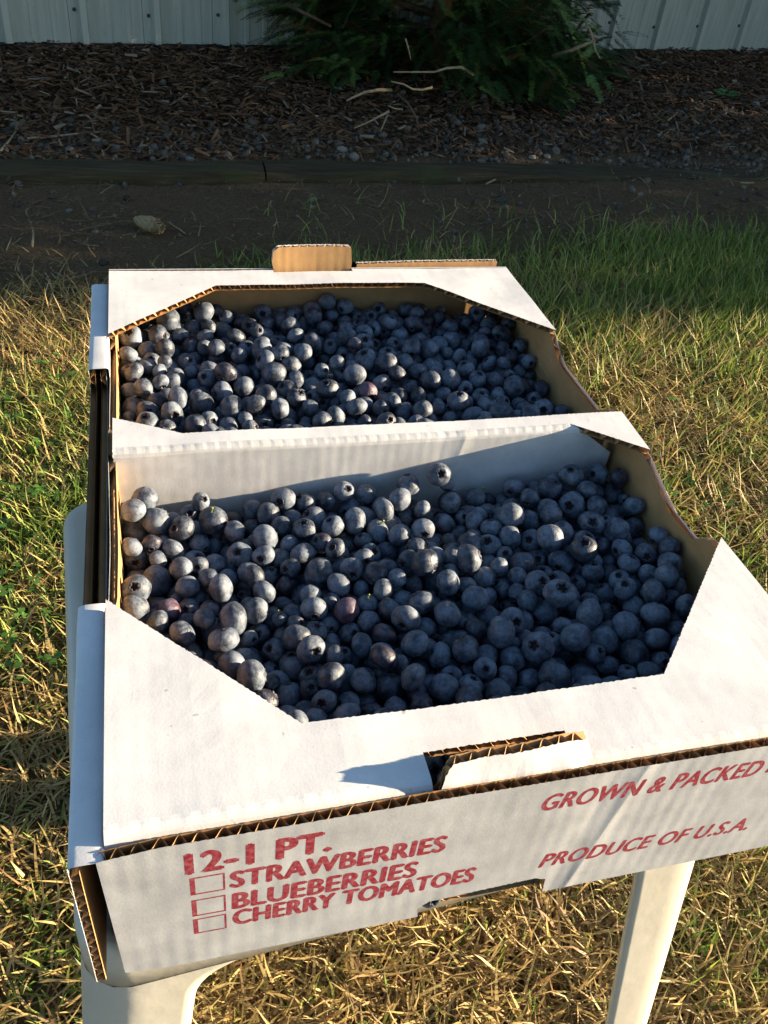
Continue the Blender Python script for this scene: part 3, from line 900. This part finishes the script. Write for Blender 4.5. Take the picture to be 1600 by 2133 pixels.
quat = []
for i in range(len(allR)):
    q = Quaternion((random.gauss(0, 1), random.gauss(0, 1), random.gauss(0, 1), random.gauss(0, 1))).normalized()
    if random.random() < .6:
        q2 = Quaternion((random.gauss(0, 1), random.gauss(0, 1), random.gauss(0, 1), random.gauss(0, 1))).normalized(); up_ = (CAM - Vector(allP[i])).normalized()
        if (q2 @ Vector((0, 0, 1))).dot(up_) > (q @ Vector((0, 0, 1))).dot(up_): q = q2
    quat.append(q)
var = [random.randrange(NVAR) for _ in allR]
reds = [int(i) for i in order[40:300:97]]
stems = [int(i) for i in order[25:300:60]]
tocam = [(CAM - Vector(p)).normalized() for p in allP]
SV, SF, SM, ST = [], [], [], []; soff = 0
lowV = None
for i in range(len(allR)):
    me, ce, BV, BF, BMI, CVv, CFf, tone = variants[var[i]]
    p, r = allP[i], allR[i]; q = quat[i]
    if i in top300:
        o = link('blueberry', red_me if i in reds else me, None, p); o.rotation_mode = 'QUATERNION'; o.rotation_quaternion = q; o.scale = (r / RB,) * 3
        cr = link('crown', ce, o)
        c_ = int(cellid[i]); d = (q @ Vector((0, 0, 1))).dot(tocam[i])
        look = 'crown facing viewer' if d > .62 else 'crown in profile' if d > -.15 else 'smooth side out'
        size = 'large' if r > .0088 else 'small' if r < .0068 else 'mid-sized'
        fx, fy = zone(c_, p[0], p[1]); hue = 'reddish' if i in reds else 'dark blue' if tone[0] < .42 else 'pale blue' if tone[0] > .68 else 'dusty blue'
        extra = ''
        if i in stems:
            b = q @ Vector((0, 0, -1)); up = Vector((random.uniform(-.3, .3), random.uniform(-.3, .1), 1)).normalized()
            o.rotation_quaternion = up.rotation_difference(Vector((0, 0, 1))).inverted() @ Quaternion((1, 0, 0), math.pi)
            tv, tf = tube([Vector(v) * RB for v in ((0, 0, -.86), (.05, .02, -1.1), (.16, .05, -1.42))], [.06 * RB, .05 * RB, .075 * RB], 6)
            s_me = bpy.data.meshes.new('stem'); s_me.from_pydata([tuple(v) for v in tv], [], tf); s_me.materials.append(M['stem']); link('stem', s_me, o)
            look = 'green stem up'
        tag(o, f'{size} {hue} berry, {look}, {"front" if c_ == 0 else "rear"} opening, {fy}, {fx}', 'blueberry', f'blueberries in the {"front" if c_ == 0 else "rear"} opening')
    elif seen[i] >= 1 or (p[2] > ZT - .062):
        Rm = np.array(q.to_matrix()) * (r / RB)
        SV.append(BV @ Rm.T + p); SF += [[a + soff for a in f] for f in BF]; SM += BMI; ST.append(np.tile(np.array([*tone, 1.0], np.float32), (len(BV), 1))); soff += len(BV)
        SV.append(CVv @ Rm.T + p); SF += [[a + soff for a in f] for f in CFf]; SM += [2] * len(CFf); ST.append(np.tile(np.array([.5, .5, 0, 1], np.float32), (len(CVv), 1))); soff += len(CVv)
    else:       # deep in the heap: plain low-poly berries
        if lowV is None:
            bm = bmesh.new(); bmesh.ops.create_icosphere(bm, subdivisions=1, radius=1.0); lowV = np.array([v.co[:] for v in bm.verts]); lowF = [[v.index for v in f.verts] for f in bm.faces]; bm.free()
        SV.append(lowV * r + p); SF += [[a + soff for a in f] for f in lowF]; SM += [0] * len(lowF); ST.append(np.tile(np.array([.5, .5, 0, 1], np.float32), (len(lowV), 1))); soff += len(lowV)
heap = put('heaped_blueberries', np.vstack(SV), SF, [M['berry'], M['pit'], M['crown']], mi=SM, smooth=True, tone=np.vstack(ST))
tag(heap, 'heap of smaller seen blueberries filling both openings of the carton', 'berries', kind='stuff')
# the berry that shows in the vent notch of the front wall
nb = on_y(893, 1880, .004); o = link('blueberry', variants[2][0], None, (.1392, .0016, ZT - .0900)); o.scale = (.78,) * 3; o.rotation_euler = (1.2, .3, 0)
link('crown', variants[2][1], o)
tag(o, 'single berry peeking out of the torn vent notch under the red print', 'blueberry')

# ------------------------------------------------------------------ grass
def vnoise(x, y, s, seed): return np.array([mnoise.noise((a * s, b * s, seed)) for a, b in zip(x, y)])


def blades(N, x, y, L, Wd, lean, bend_, colr, seed, flat):
    r_ = np.random.default_rng(seed)
    th = r_.uniform(0, 2 * np.pi, N); dirx, diry = np.cos(th), np.sin(th)
    px_, py_ = -diry, dirx
    z0 = gz_arr(x, y) - 0.004
    V = np.zeros((N, 7, 3), np.float32)
    ang = lean
    cx, cy, cz = x.copy(), y.copy(), z0 + flat
    seg = L / 3; curl = r_.normal(0, .5, N)
    for s in range(4):
        w = Wd * (1, .85, .6, 0)[s]
        if s < 3:
            V[:, 2 * s] = np.c_[cx - px_ * w, cy - py_ * w, cz]; V[:, 2 * s + 1] = np.c_[cx + px_ * w, cy + py_ * w, cz]
        else: V[:, 6] = np.c_[cx, cy, cz]
        a = ang + bend_ * s
        th2 = th + curl * s * .5
        cx = cx + np.cos(th2) * np.sin(a) * seg; cy = cy + np.sin(th2) * np.sin(a) * seg; cz = np.maximum(cz + np.cos(a) * seg, z0 + 0.003 + flat * .3)
    idx = np.arange(N)[:, None] * 7
    T_ = np.vstack([idx + np.array([[0, 1, 3]]), idx + np.array([[0, 3, 2]]), idx + np.array([[2, 3, 5]]), idx + np.array([[2, 5, 4]]), idx + np.array([[4, 5, 6]])])
    return V.reshape(-1, 3), T_, np.repeat(colr, 7, axis=0)


def grass_field():
    x = []; y = []
    def area(n, x0, x1, y0, y1):
        x.append(rng.uniform(x0, x1, n)); y.append(rng.uniform(y0, y1, n))
    area(30000, -.40, .06, .02, 1.75)      # strip left of the table
    area(52000, -.05, .70, -.12, .60)      # under and before the table
    area(74000, .30, 1.95, .20, 2.05)      # lawn at the right
    area(9000, .0, .7, .6, 1.75)           # behind the carton
    area(26000, -1.3, 2.9, -.7, 2.0)       # margins
    x = np.concatenate(x); y = np.concatenate(y)
    yy = y - .12 * x
    edge = 1.58 + .16 * vnoise(x, y, 2.3, 4.0) + .10 * np.clip(x, 0, 1.6)
    keep = rng.random(len(x)) < np.clip((edge - yy) / .22, .02, 1)
    x, y, yy = x[keep], y[keep], yy[keep]; N = len(x)
    g = .36 + .75 * vnoise(x, y, 1.9, 9.0) + .35 * vnoise(x, y, 6, 2.0)
    g += np.where((x > .35) & (yy > .95), .50 * np.clip((yy - .95) / .3, 0, 1), 0) + np.where((x < 0) & (y > .75) & (y < 1.25), .22, 0) - np.where(y < .7, .16, 0) - np.where(x < .1, .10, 0)
    g -= np.where((x < .1) & (yy > 1.25), .35, 0)
    green = rng.random(N) < np.clip(g, .08, .93)
    n1 = rng.random((N, 1)); n2 = rng.random((N, 1))
    cg = np.array([[.075, .155, .022]]) * (1 - n1) + np.array([[.26, .33, .065]]) * n1
    cs = np.array([[.36, .245, .085]]) * (1 - n1) + np.array([[.64, .49, .21]]) * n1
    br = np.array([[.20, .12, .05]]); cs = np.where(n2 < .18, br * (0.6 + n1), cs); cg = np.where(n2 > .6, np.array([[.30, .34, .075]]) * (.7 + .6 * n1), cg)
    colr = np.where(green[:, None], cg, cs)
    L = np.where(green, rng.uniform(.03, .078, N), rng.uniform(.025, .095, N)); Wd = np.where(green, rng.uniform(.0010, .0021, N), rng.uniform(.0006, .0017, N))
    L *= np.where((x > .35) & (yy > .95), 1.1, np.where((x < .45) & (y < .7), .52, .72))
    lean = np.where(green, np.abs(rng.normal(.5, .35, N)), np.abs(rng.normal(1.15, .35, N))); bd = np.where(green, rng.uniform(.05, .45, N), rng.uniform(-.15, .5, N))
    flat = np.where(green, 0.0, rng.random(N) ** 2 * .016)
    return blades(N, x, y, L, Wd, lean, bd, colr, 11, flat)


V, T_, C_ = grass_field()
go = link('lawn_grass', fast_mesh('lawn_grass', V, T_, M['blade'], tone=C_))
tag(go, 'sun-dried straw and green grass blades of the lawn', 'grass', kind='stuff')

# broad-leaved clover among the grass at the left
def leaflets():
    V, T_, C_ = [], [], []; k = 0
    spots = [(-.18 + rng.normal(0, .05), .50 + rng.random() * .75) for _ in range(110)] + [(rng.uniform(.75, 1.3), rng.uniform(.7, 1.4)) for _ in range(50)]
    for x, y in spots:
        z = ground_z(x, y) + rng.uniform(.012, .030); a0 = rng.uniform(0, 6.28); s = rng.uniform(.005, .010)
        c_ = np.array([.07, .17, .03]) * rng.uniform(.7, 1.6)
        for j in range(3):
            a = a0 + j * 2.094; d = np.array([math.cos(a), math.sin(a), rng.uniform(-.2, .3)]); e = np.array([-d[1], d[0], 0])
            c0 = np.array([x, y, z])
            pts = [c0, c0 + d * s * .7 + e * s * .55, c0 + d * s * 1.25 + e * s * .35, c0 + d * s * 1.1, c0 + d * s * 1.25 - e * s * .35, c0 + d * s * .7 - e * s * .55]
            V += pts; T_ += [(k, k + 1, k + 2), (k, k + 2, k + 3), (k, k + 3, k + 4), (k, k + 4, k + 5)]; k += 6; C_ += [c_] * 6
    return np.array(V), np.array(T_), np.array(C_)


V, T_, C_ = leaflets()
tag(link('clover_leaves', fast_mesh('clover_leaves', V, T_, M['blade'], tone=C_)), 'small bright green clover leaves scattered in the dry lawn', 'clover', kind='stuff')

# ------------------------------------------------------------------ mulch, gravel, stones, twigs
def shreds(N, seed):
    r_ = np.random.default_rng(seed)
    x = r_.uniform(-1.4, 4.2, N); yy = 2.26 + r_.random(N) ** .9 * 1.55; y = yy + .12 * x
    L = r_.uniform(.008, .05, N) * np.where(r_.random(N) < .08, 2, 1); w = r_.uniform(.0012, .005, N); th = r_.uniform(0, 6.28, N)
    z = gz_arr(x, y) + r_.uniform(.0, .018, N); tilt = r_.normal(0, .25, N)
    d = np.c_[np.cos(th), np.sin(th), tilt] * (L / 2)[:, None]; e = np.c_[-np.sin(th), np.cos(th), r_.normal(0, .4, N)] * w[:, None]
    c0 = np.c_[x, y, z]; up = np.c_[np.zeros(N), np.zeros(N), w * .8]
    V = np.stack([c0 - d - e, c0 - d + e, c0 + d * .95 + e * .6, c0 + d - e * .7, c0 + up - d * .2, c0 + up + d * .3], 1).reshape(-1, 3)
    i = np.arange(N)[:, None] * 6
    T_ = np.vstack([i + np.array([[0, 5 - 1, 1]]), i + np.array([[0, 3, 5]]), i + np.array([[0, 5, 4]]), i + np.array([[1, 4, 5]]), i + np.array([[1, 5, 2]]), i + np.array([[2, 5, 3]])])
    n = r_.random((N, 1)); c_ = np.array([[.040, .019, .008]]) * (1 - n) + np.array([[.21, .100, .040]]) * n
    c_ = np.where(r_.random((N, 1)) < .07, np.array([[.26, .19, .12]]), c_)
    return V, T_, np.repeat(c_, 6, axis=0)


def litter(N, seed):
    r_ = np.random.default_rng(seed)
    x = r_.uniform(-1.2, 3.6, N); yy = r_.uniform(1.35, 2.34, N); y = yy + .12 * x
    k = np.array([mnoise.noise((a * 3, b * 5, 6.0)) for a, b in zip(x, y)]) + r_.normal(0, .35, N) > -.05; x, y = x[k], y[k]; N = len(x)
    L = np.where(r_.random(N) < .3, r_.uniform(.02, .08, N), r_.uniform(.004, .018, N)); n = r_.random((N, 1))
    c_ = np.array([[.10, .06, .03]]) * (1 - n) + np.array([[.40, .29, .15]]) * n
    return blades(N, x, y, L, r_.uniform(.0008, .0028, N), np.abs(r_.normal(1.45, .15, N)), r_.uniform(-.1, .1, N), c_, seed, r_.random(N) * .010 + .004)


V, T_, C_ = litter(16000, 71)
tag(link('dry_litter', fast_mesh('dry_litter', V, T_, M['blade'], tone=C_)), 'bits of dry straw and bark litter strewn over the bare dirt strip', 'litter', kind='stuff')

V, T_, C_ = shreds(42000, 21)
tag(link('bark_mulch', fast_mesh('bark_mulch', V, T_, M['mulch'], tone=C_)), 'dark brown bark mulch shreds covering the bed below the wall', 'mulch', kind='stuff')

bm = bmesh.new(); bmesh.ops.create_icosphere(bm, subdivisions=1, radius=1.0)
icoV = np.array([v.co[:] for v in bm.verts]); icoF = np.array([[v.index for v in f.verts] for f in bm.faces]); bm.free()
bm = bmesh.new(); bmesh.ops.create_icosphere(bm, subdivisions=2, radius=1.0)
ico2V = np.array([v.co[:] for v in bm.verts]); ico2F = np.array([[v.index for v in f.verts] for f in bm.faces]); bm.free()


def gravel(N, seed):
    r_ = np.random.default_rng(seed)
    Vs, Cs, Fs = [], [], []
    xs, ys = [], []
    while len(xs) < N:
        x = r_.uniform(-1.0, 4.0); yy = r_.uniform(1.6, 3.3)
        pr = .02 if yy < 2.1 else (.95 * math.exp(-((yy - 2.36) / .17) ** 2) + (.55 if x > .9 and yy < 2.9 else 0) * min(1, max(0, x - .7)) + .03)
        if yy < 2.1 and x > 1: pr = .07
        if r_.random() < pr: xs.append(x); ys.append(yy + .12 * x)
    for k, (x, y) in enumerate(zip(xs, ys)):
        s = abs(r_.normal(.0062, .0040)) + .0028
        Rm = np.array(Quaternion(r_.normal(0, 1, 4)).normalized().to_matrix())
        v = icoV * (1 + r_.uniform(-.28, .22, (len(icoV), 1))) * np.array([1, r_.uniform(.6, 1), r_.uniform(.4, .8)]) * s
        Vs.append(v @ Rm.T + np.array([x, y, ground_z(x, y) + s * .35])); Fs.append(icoF + k * len(icoV))
        g_ = r_.uniform(.05, .20); Cs.append(np.tile(np.array([g_, g_ * .84, g_ * .64]), (len(icoV), 1)))
    return np.vstack(Vs), np.vstack(Fs), np.vstack(Cs)


V, T_, C_ = gravel(4200, 31)
tag(link('gravel', fast_mesh('gravel', V, T_, M['stone'], tone=C_)), 'grey crushed gravel along the timber edging and in the dirt strip', 'gravel', kind='stuff')

stone_me = []
for s in range(6):
    r_ = np.random.default_rng(50 + s)
    v = ico2V.copy(); v *= (1 + .35 * np.array([mnoise.noise((a * 1.2 + s * 5, b * 1.2, c_ * 1.2)) for a, b, c_ in v]))[:, None]; v *= np.array([1, .78, .52])
    g_ = r_.uniform(.20, .38); stone_me.append(fast_mesh('stone', v, ico2F, M['stone'], tone=np.array([g_, g_ * .86, g_ * .68])))
stone_px = [(190, 342, 20, 'leftmost'), (210, 343, 14, ''), (252, 340, 22, ''), (290, 318, 16, ''), (328, 345, 18, ''), (395, 330, 22, ''), (432, 345, 16, ''), (452, 318, 14, ''), (470, 325, 16, ''),
            (605, 325, 15, ''), (640, 318, 16, ''), (712, 318, 22, ''), (738, 328, 26, ''), (775, 335, 16, ''), (820, 330, 14, ''), (1005, 332, 20, ''), (1060, 345, 14, ''), (1110, 325, 18, ''), (1140, 325, 16, ''), (1225, 340, 16, ''),
            (143, 432, 14, ''), (193, 428, 16, ''), (198, 480, 16, ''), (238, 441, 10, ''), (652, 418, 16, ''), (650, 432, 12, ''), (1335, 402, 14, ''), (1295, 172, 16, ''), (1485, 355, 20, ''), (1500, 348, 16, ''), (1570, 235, 22, ''), (1470, 365, 14, '')]
for k, (a, b, wpx, _) in enumerate(stone_px):
    p = on_z(a, b, 0.02 if b < 350 else 0.0); p.z = ground_z(p.x, p.y); d = (p - CAM).dot(CF); s = wpx / FPX * d * .55
    o = link('stone', stone_me[k % 6], None, p + Vector((0, 0, s * .3))); o.scale = (s, s, s); o.rotation_euler = (0.2 * math.sin(k * 3), .2 * math.cos(k * 5), k * 1.7)
    where = 'along the timber edging, mulch side' if b < 350 else 'lying in the bare dirt strip'
    if b < 250: where = 'on the mulch bed'
    tag(o, f'pale grey stone {where}', 'stone', f'stones {where}')


def twig(name, pts, r0, r1, mat, label, parent=None, group=None, cat='twig'):
    V, F = tube(pts, np.linspace(r0, r1, len(pts)).tolist(), 6)
    if parent is not None: return put(name, V, F, mat, parent, smooth=True)
    base = empty_at = Vector(pts[0])
    me = bpy.data.meshes.new(name); me.from_pydata([tuple(Vector(v) - base) for v in V], [], F); me.materials.append(mat); me.polygons.foreach_set('use_smooth', np.ones(len(F), bool)); me.update()
    o = link(name, me, None, base); tag(o, label, cat, group); return o


def gpath(pxs, lift=.012):
    out = []
    for (a, b) in pxs:
        p = on_z(a, b, .02); p.z = ground_z(p.x, p.y) + lift; out.append(p)
    return out


twig('twig', gpath([(60, 305), (110, 298), (160, 292), (215, 288)]), .004, .002, M['deadwood'], 'long pale twig lying across the mulch bed left of the shrub')
twig('twig', gpath([(0, 330), (25, 305), (40, 285)]), .004, .002, M['deadwood'], 'short forked pale twig at the left end of the mulch bed')
twig('twig', gpath([(185, 290), (210, 303), (232, 315)]), .003, .0015, M['deadwood'], 'thin pale twig touching the long twig near the timber edging')
twig('twig', gpath([(345, 284), (365, 294), (400, 300)]), .003, .0015, M['bark'], 'small dark twig on mulch between long twig and shrub')
twig('twig', gpath([(65, 500), (68, 475), (65, 460)]), .003, .0015, M['deadwood'], 'thin bent twig in the bare dirt at far left edge')
twig('twig', gpath([(1015, 371), (1035, 362), (1053, 356)]), .003, .002, M['deadwood'], 'straight pale stick lying on dirt beside the timber edging')
twig('twig', gpath([(1388, 264), (1400, 257), (1406, 250)]), .004, .003, M['deadwood'], 'short cut stick on gravelly mulch right of the shrub')
twig('twig', gpath([(1520, 186), (1560, 205), (1600, 226)]), .006, .004, M['bark'], 'dark fallen stick beside the green weed on the mulch bed')
twig('twig', gpath([(1545, 372), (1575, 372)]), .003, .002, M['deadwood'], 'tiny pale stick on the dirt at far right')

# pine cone on the dirt
cp = on_z(306, 458, .02); cp.z = ground_z(cp.x, cp.y) + .021
cone = empty('pine_cone', cp); tag(cone, 'brown pine cone lying on the bare dirt strip', 'pine cone')
ax = (on_z(335, 466, .02) - on_z(276, 446, .02)); ax.z = 0; ax.normalize(); up = Vector((0, 0, 1)); sd = up.cross(ax)
CL = .076
V, F = tube([ax * (f - .5) * CL + cp for f in np.linspace(0, 1, 9)], [.004, .009, .011, .012, .012, .011, .0095, .007, .003], 10)
put('core', V, F, M['cone'], cone, smooth=True)
sc_v = np.array([(0, -.0052, 0), (0, .0052, 0), (.008, .0066, .004), (.008, -.0066, .004), (.0125, .004, .0068), (.0125, -.004, .0068), (.014, 0, .0062), (.006, 0, .0025 - .0022), (.010, 0, .0036)])
sc_f = [(0, 1, 2, 3), (3, 2, 4, 5), (5, 4, 6), (0, 7, 1), (1, 7, 2), (2, 7, 8, 4), (4, 8, 6), (6, 8, 5), (5, 8, 7, 3), (3, 7, 0)]
scm = bpy.data.meshes.new('scale'); scm.from_pydata(sc_v.tolist(), [], sc_f); scm.materials.append(M['cone'])
for k in range(64):
    f = (k + .5) / 64; a = k * 2.39996; rr = .0125 * math.sin(math.pi * (0.12 + .80 * f)) ** .7
    rad = (sd * math.cos(a) + up * math.sin(a)); pos = ax * (f - .5) * CL * .95 + rad * rr
    xa = (ax * .75 + rad * .65).normalized(); ya = ax.cross(rad).normalized(); za = xa.cross(ya)
    o = link('scale', scm, cone); s = (.85 + .55 * math.sin(math.pi * f)) * random.uniform(.9, 1.1)
    o.matrix_local = Matrix.Translation(pos) @ Matrix(((xa.x, ya.x, za.x, 0), (xa.y, ya.y, za.y, 0), (xa.z, ya.z, za.z, 0), (0, 0, 0, 1))) @ Matrix.Scale(s, 4)

# broad-leaved weed on the bed at the right
wp = on_z(1512, 196, .06); wp.z = ground_z(wp.x, wp.y)
weed = empty('weed', wp); tag(weed, 'green broad-leaved weed growing on the mulch right of the shrub', 'weed')
for k in range(6):
    a = k * 1.05 + .3; d = Vector((math.cos(a), math.sin(a), .45)).normalized(); e = d.cross(Vector((0, 0, 1))).normalized(); s = random.uniform(.05, .075)
    b0 = wp + Vector((0, 0, .01))
    P_ = []
    for j, (l, w) in enumerate([(0, .04), (.35, .05), (.55, .30), (.8, .26), (1, .02)]):
        c_ = b0 + d * (l * s) + Vector((0, 0, -.25 * l * l * s)); P_ += [c_ - e * w * s, c_ + Vector((0, 0, .05 * s)), c_ + e * w * s]
    F = []
    for j in range(4):
        for q_ in (0, 1): F.append((j * 3 + q_, j * 3 + q_ + 1, (j + 1) * 3 + q_ + 1, (j + 1) * 3 + q_))
    put('leaf', P_, F, M['blade'], weed, tone=np.array([.08, .22, .05]) * random.uniform(.8, 1.2), smooth=True)

# ------------------------------------------------------------------ yew shrub
yx, yy_ = 1.14, 3.32
yew = empty('yew_shrub', (yx, yy_, ground_z(yx, yy_)))
tag(yew, 'dark green needled evergreen shrub growing against the steel wall', 'shrub')
yb = Vector((yx, yy_, ground_z(yx, yy_)))
trunk_p = [yb + Vector((0, 0, -.03)), yb + Vector((.02, .01, .3)), yb + Vector((-.02, .02, .8)), yb + Vector((.03, 0, 1.5))]
V, F = tube(trunk_p, [.050, .042, .034, .018], 9); put('trunk', V, F, M['bark'], yew, smooth=True)
limbs = []
for k in range(36):
    a = k * 2.39996 + .4; z0 = .06 + .9 * (k / 36) ** 1.5; L = (0.67 - .2 * (k / 36)) * random.uniform(.8, 1.08)
    rise = random.uniform(-.02, .22) if k > 7 else random.uniform(-.02, .10)
    d = Vector((math.cos(a), math.sin(a) * .85, 0))
    p0 = yb + Vector((0, 0, z0)); pts = [p0, p0 + d * L * .35 + Vector((0, 0, rise * .7)), p0 + d * L * .7 + Vector((random.uniform(-.04, .04), 0, rise)), p0 + d * L + Vector((random.uniform(-.06, .06), random.uniform(-.05, .05), rise - .05))]
    limbs.append(pts); V, F = tube(pts, [.016, .012, .008, .003], 6); put('limb', V, F, M['bark'], yew, smooth=True)


def sprays(limbs, per, seed):
    r_ = random.Random(seed); V, T_, C_ = [], [], []; k = 0
    for pts in limbs:
        for s in range(per):
            f = r_.uniform(.25, 1.02) ** .8 * 3; i = min(2, int(f)); p = pts[i].lerp(pts[i + 1], f - i)
            p = p + Vector((r_.gauss(0, .055), r_.gauss(0, .055), r_.gauss(0.0, .05)))
            out = (p - yb); out.z *= .2; out.normalize()
            d = (out + Vector((r_.gauss(0, .5), r_.gauss(0, .5), r_.gauss(-.05, .35)))).normalized()
            if d.length < .1: continue
            e = d.cross(Vector((r_.gauss(0, .3), r_.gauss(0, .3), 1))).normalized(); nrm = e.cross(d)
            L = r_.uniform(.06, .15); n = int(L / .0048); base = r_.random(); old = r_.random() < .04
            c0 = np.array([.030, .072, .020]) * (.4 + base * 1.2)
            if base > .75: c0 = np.array([.16, .27, .065])
            if old: c0 = np.array([.20, .09, .03])
            for j in range(n):
                g_ = (j + .5) / n; q = p + d * (L * g_) + Vector((0, 0, -.25 * L * g_ * g_)); nl = r_.uniform(.014, .021) * (1 - .35 * g_)
                for sg in (-1, 1):
                    t_ = q + e * sg * nl + d * nl * .55 + nrm * nl * r_.uniform(-.15, .3); w = d * .0019
                    V += [q - w, q + w, q.lerp(t_, .6) + w * 1.2, t_]; T_ += [(k, k + 1, k + 2), (k, k + 2, k + 3)]; k += 4; C_ += [c0 * r_.uniform(.75, 1.25)] * 4
            V += [p - nrm * .0012, p + nrm * .0012, p + d * L - Vector((0, 0, .25 * L)), p + e * .0015]; T_ += [(k, k + 1, k + 2), (k, k + 2, k + 3)]; k += 4; C_ += [np.array([.07, .06, .025])] * 4
    return np.array([tuple(v) for v in V]) - np.array(yb), np.array(T_), np.array(C_)


V, T_, C_ = sprays(limbs, 250, 3)
cw = link('crown', fast_mesh('crown', V, T_, M['needle'], tone=C_), yew); cw['kind'] = 'stuff'


def ypath(pxs, y):
    return [on_y(a, b, y + dy) for a, b, dy in pxs]


for pts, r0, r1, mt in (
        (ypath([(985, 155, .05), (960, 140, 0), (930, 142, -.02), (905, 150, -.02), (860, 150, -.05), (820, 150, -.06)], 2.72), .008, .003, 'deadwood'),
        (ypath([(900, 182, 0), (880, 187, -.02), (860, 186, -.03), (840, 175, -.03), (815, 170, -.02)], 2.66), .006, .003, 'deadwood'),
        (ypath([(815, 188, .05), (790, 187, 0), (760, 192, -.03), (735, 203, -.05), (722, 210, -.06)], 2.66), .008, .004, 'deadwood'),
        (ypath([(810, 232, .0), (795, 240, -.01), (770, 253, -.02), (738, 267, -.04)], 2.52), .006, .003, 'deadwood'),
        (ypath([(838, 228, .02), (822, 226, 0), (808, 220, 0)], 2.54), .004, .002, 'deadwood'),
        (ypath([(806, 242, .0), (798, 262, -.01), (792, 275, -.01)], 2.52), .004, .003, 'deadwood'),
        (ypath([(828, 195, .08), (850, 215, .03), (868, 245, .0), (872, 270, -.01)], 2.54), .005, .003, 'bark'),
        (ypath([(1150, 118, .05), (1190, 105, 0), (1220, 92, -.02), (1238, 86, -.03), (1228, 60, -.03), (1220, 50, -.03)], 2.85), .011, .005, 'deadwood'),
        (ypath([(1236, 87, 0), (1240, 105, 0), (1250, 122, -.01)], 2.82), .006, .003, 'deadwood'),
        (ypath([(1080, 95, .1), (1110, 80, .05), (1140, 55, 0)], 2.90), .010, .007, 'bark'),
        (ypath([(845, 80, 0), (852, 105, 0), (856, 125, 0)], 2.80), .004, .003, 'deadwood'),
        (ypath([(600, 10, .1), (640, 30, .02), (690, 55, .0)], 3.00), .010, .007, 'bark')):
    twig('bare_branch', pts, r0 * .7, r1 * .7, M[mt], None, yew)

# ------------------------------------------------------------------ evergreen screen added at the right, out of view, to shade the bed
hx0 = 7.0
shade_hedge = empty('shade_hedge', (hx0 + .5, 2.6, 0)); tag(shade_hedge, 'tall evergreen screen added out of view to shade the bed', 'shade_hedge')
r_ = np.random.default_rng(5); NH = 80000
hy_lo = 1.40 - (hx0 - .6) * math.tan(-SUN_AZ)
X = r_.uniform(hx0, hx0 + .9, NH); Y = hy_lo + r_.random(NH) * 6.5; Z = r_.random(NH) * 4.6; kp = ((Y > 1.75) | (r_.random(NH) < .80)) & ((Y < 1.95) | (Y > 2.45) | (r_.random(NH) < .70)); X, Y, Z = X[kp], Y[kp], Z[kp]; NH = len(X)  # leaves thinned in bands to let sun dapples reach bed and shrub
Y += .10 * r_.normal(0, 1, NH) * (Y < hy_lo + .25)
s = r_.uniform(.03, .085, NH); a = r_.uniform(0, 6.28, NH); b = r_.uniform(-1, 1, NH)
d = np.c_[np.cos(a) * np.sqrt(1 - b * b), np.sin(a) * np.sqrt(1 - b * b), b]; e = np.cross(d, r_.normal(0, 1, (NH, 3))); e /= np.linalg.norm(e, axis=1)[:, None]
c0 = np.c_[X, Y, Z]
V = np.stack([c0 - d * s[:, None], c0 + e * s[:, None] * .6, c0 + d * s[:, None], c0 - e * s[:, None] * .6], 1).reshape(-1, 3) - np.array([hx0 + .5, 2.6, 0])
cw = link('crown', fast_mesh('crown', V, np.arange(NH * 4).reshape(-1, 4), M['needle'], tone=np.array([.04, .09, .025])), shade_hedge); cw['kind'] = 'stuff'
for k in range(7):
    y = hy_lo + .4 + k * .9; V, F = tube([(hx0 + .45, y, -.02), (hx0 + .5, y + .05, 1.2), (hx0 + .45, y, 4.2)], [.05, .04, .015], 7); put('trunk', V, F, M['bark'], shade_hedge, smooth=True)
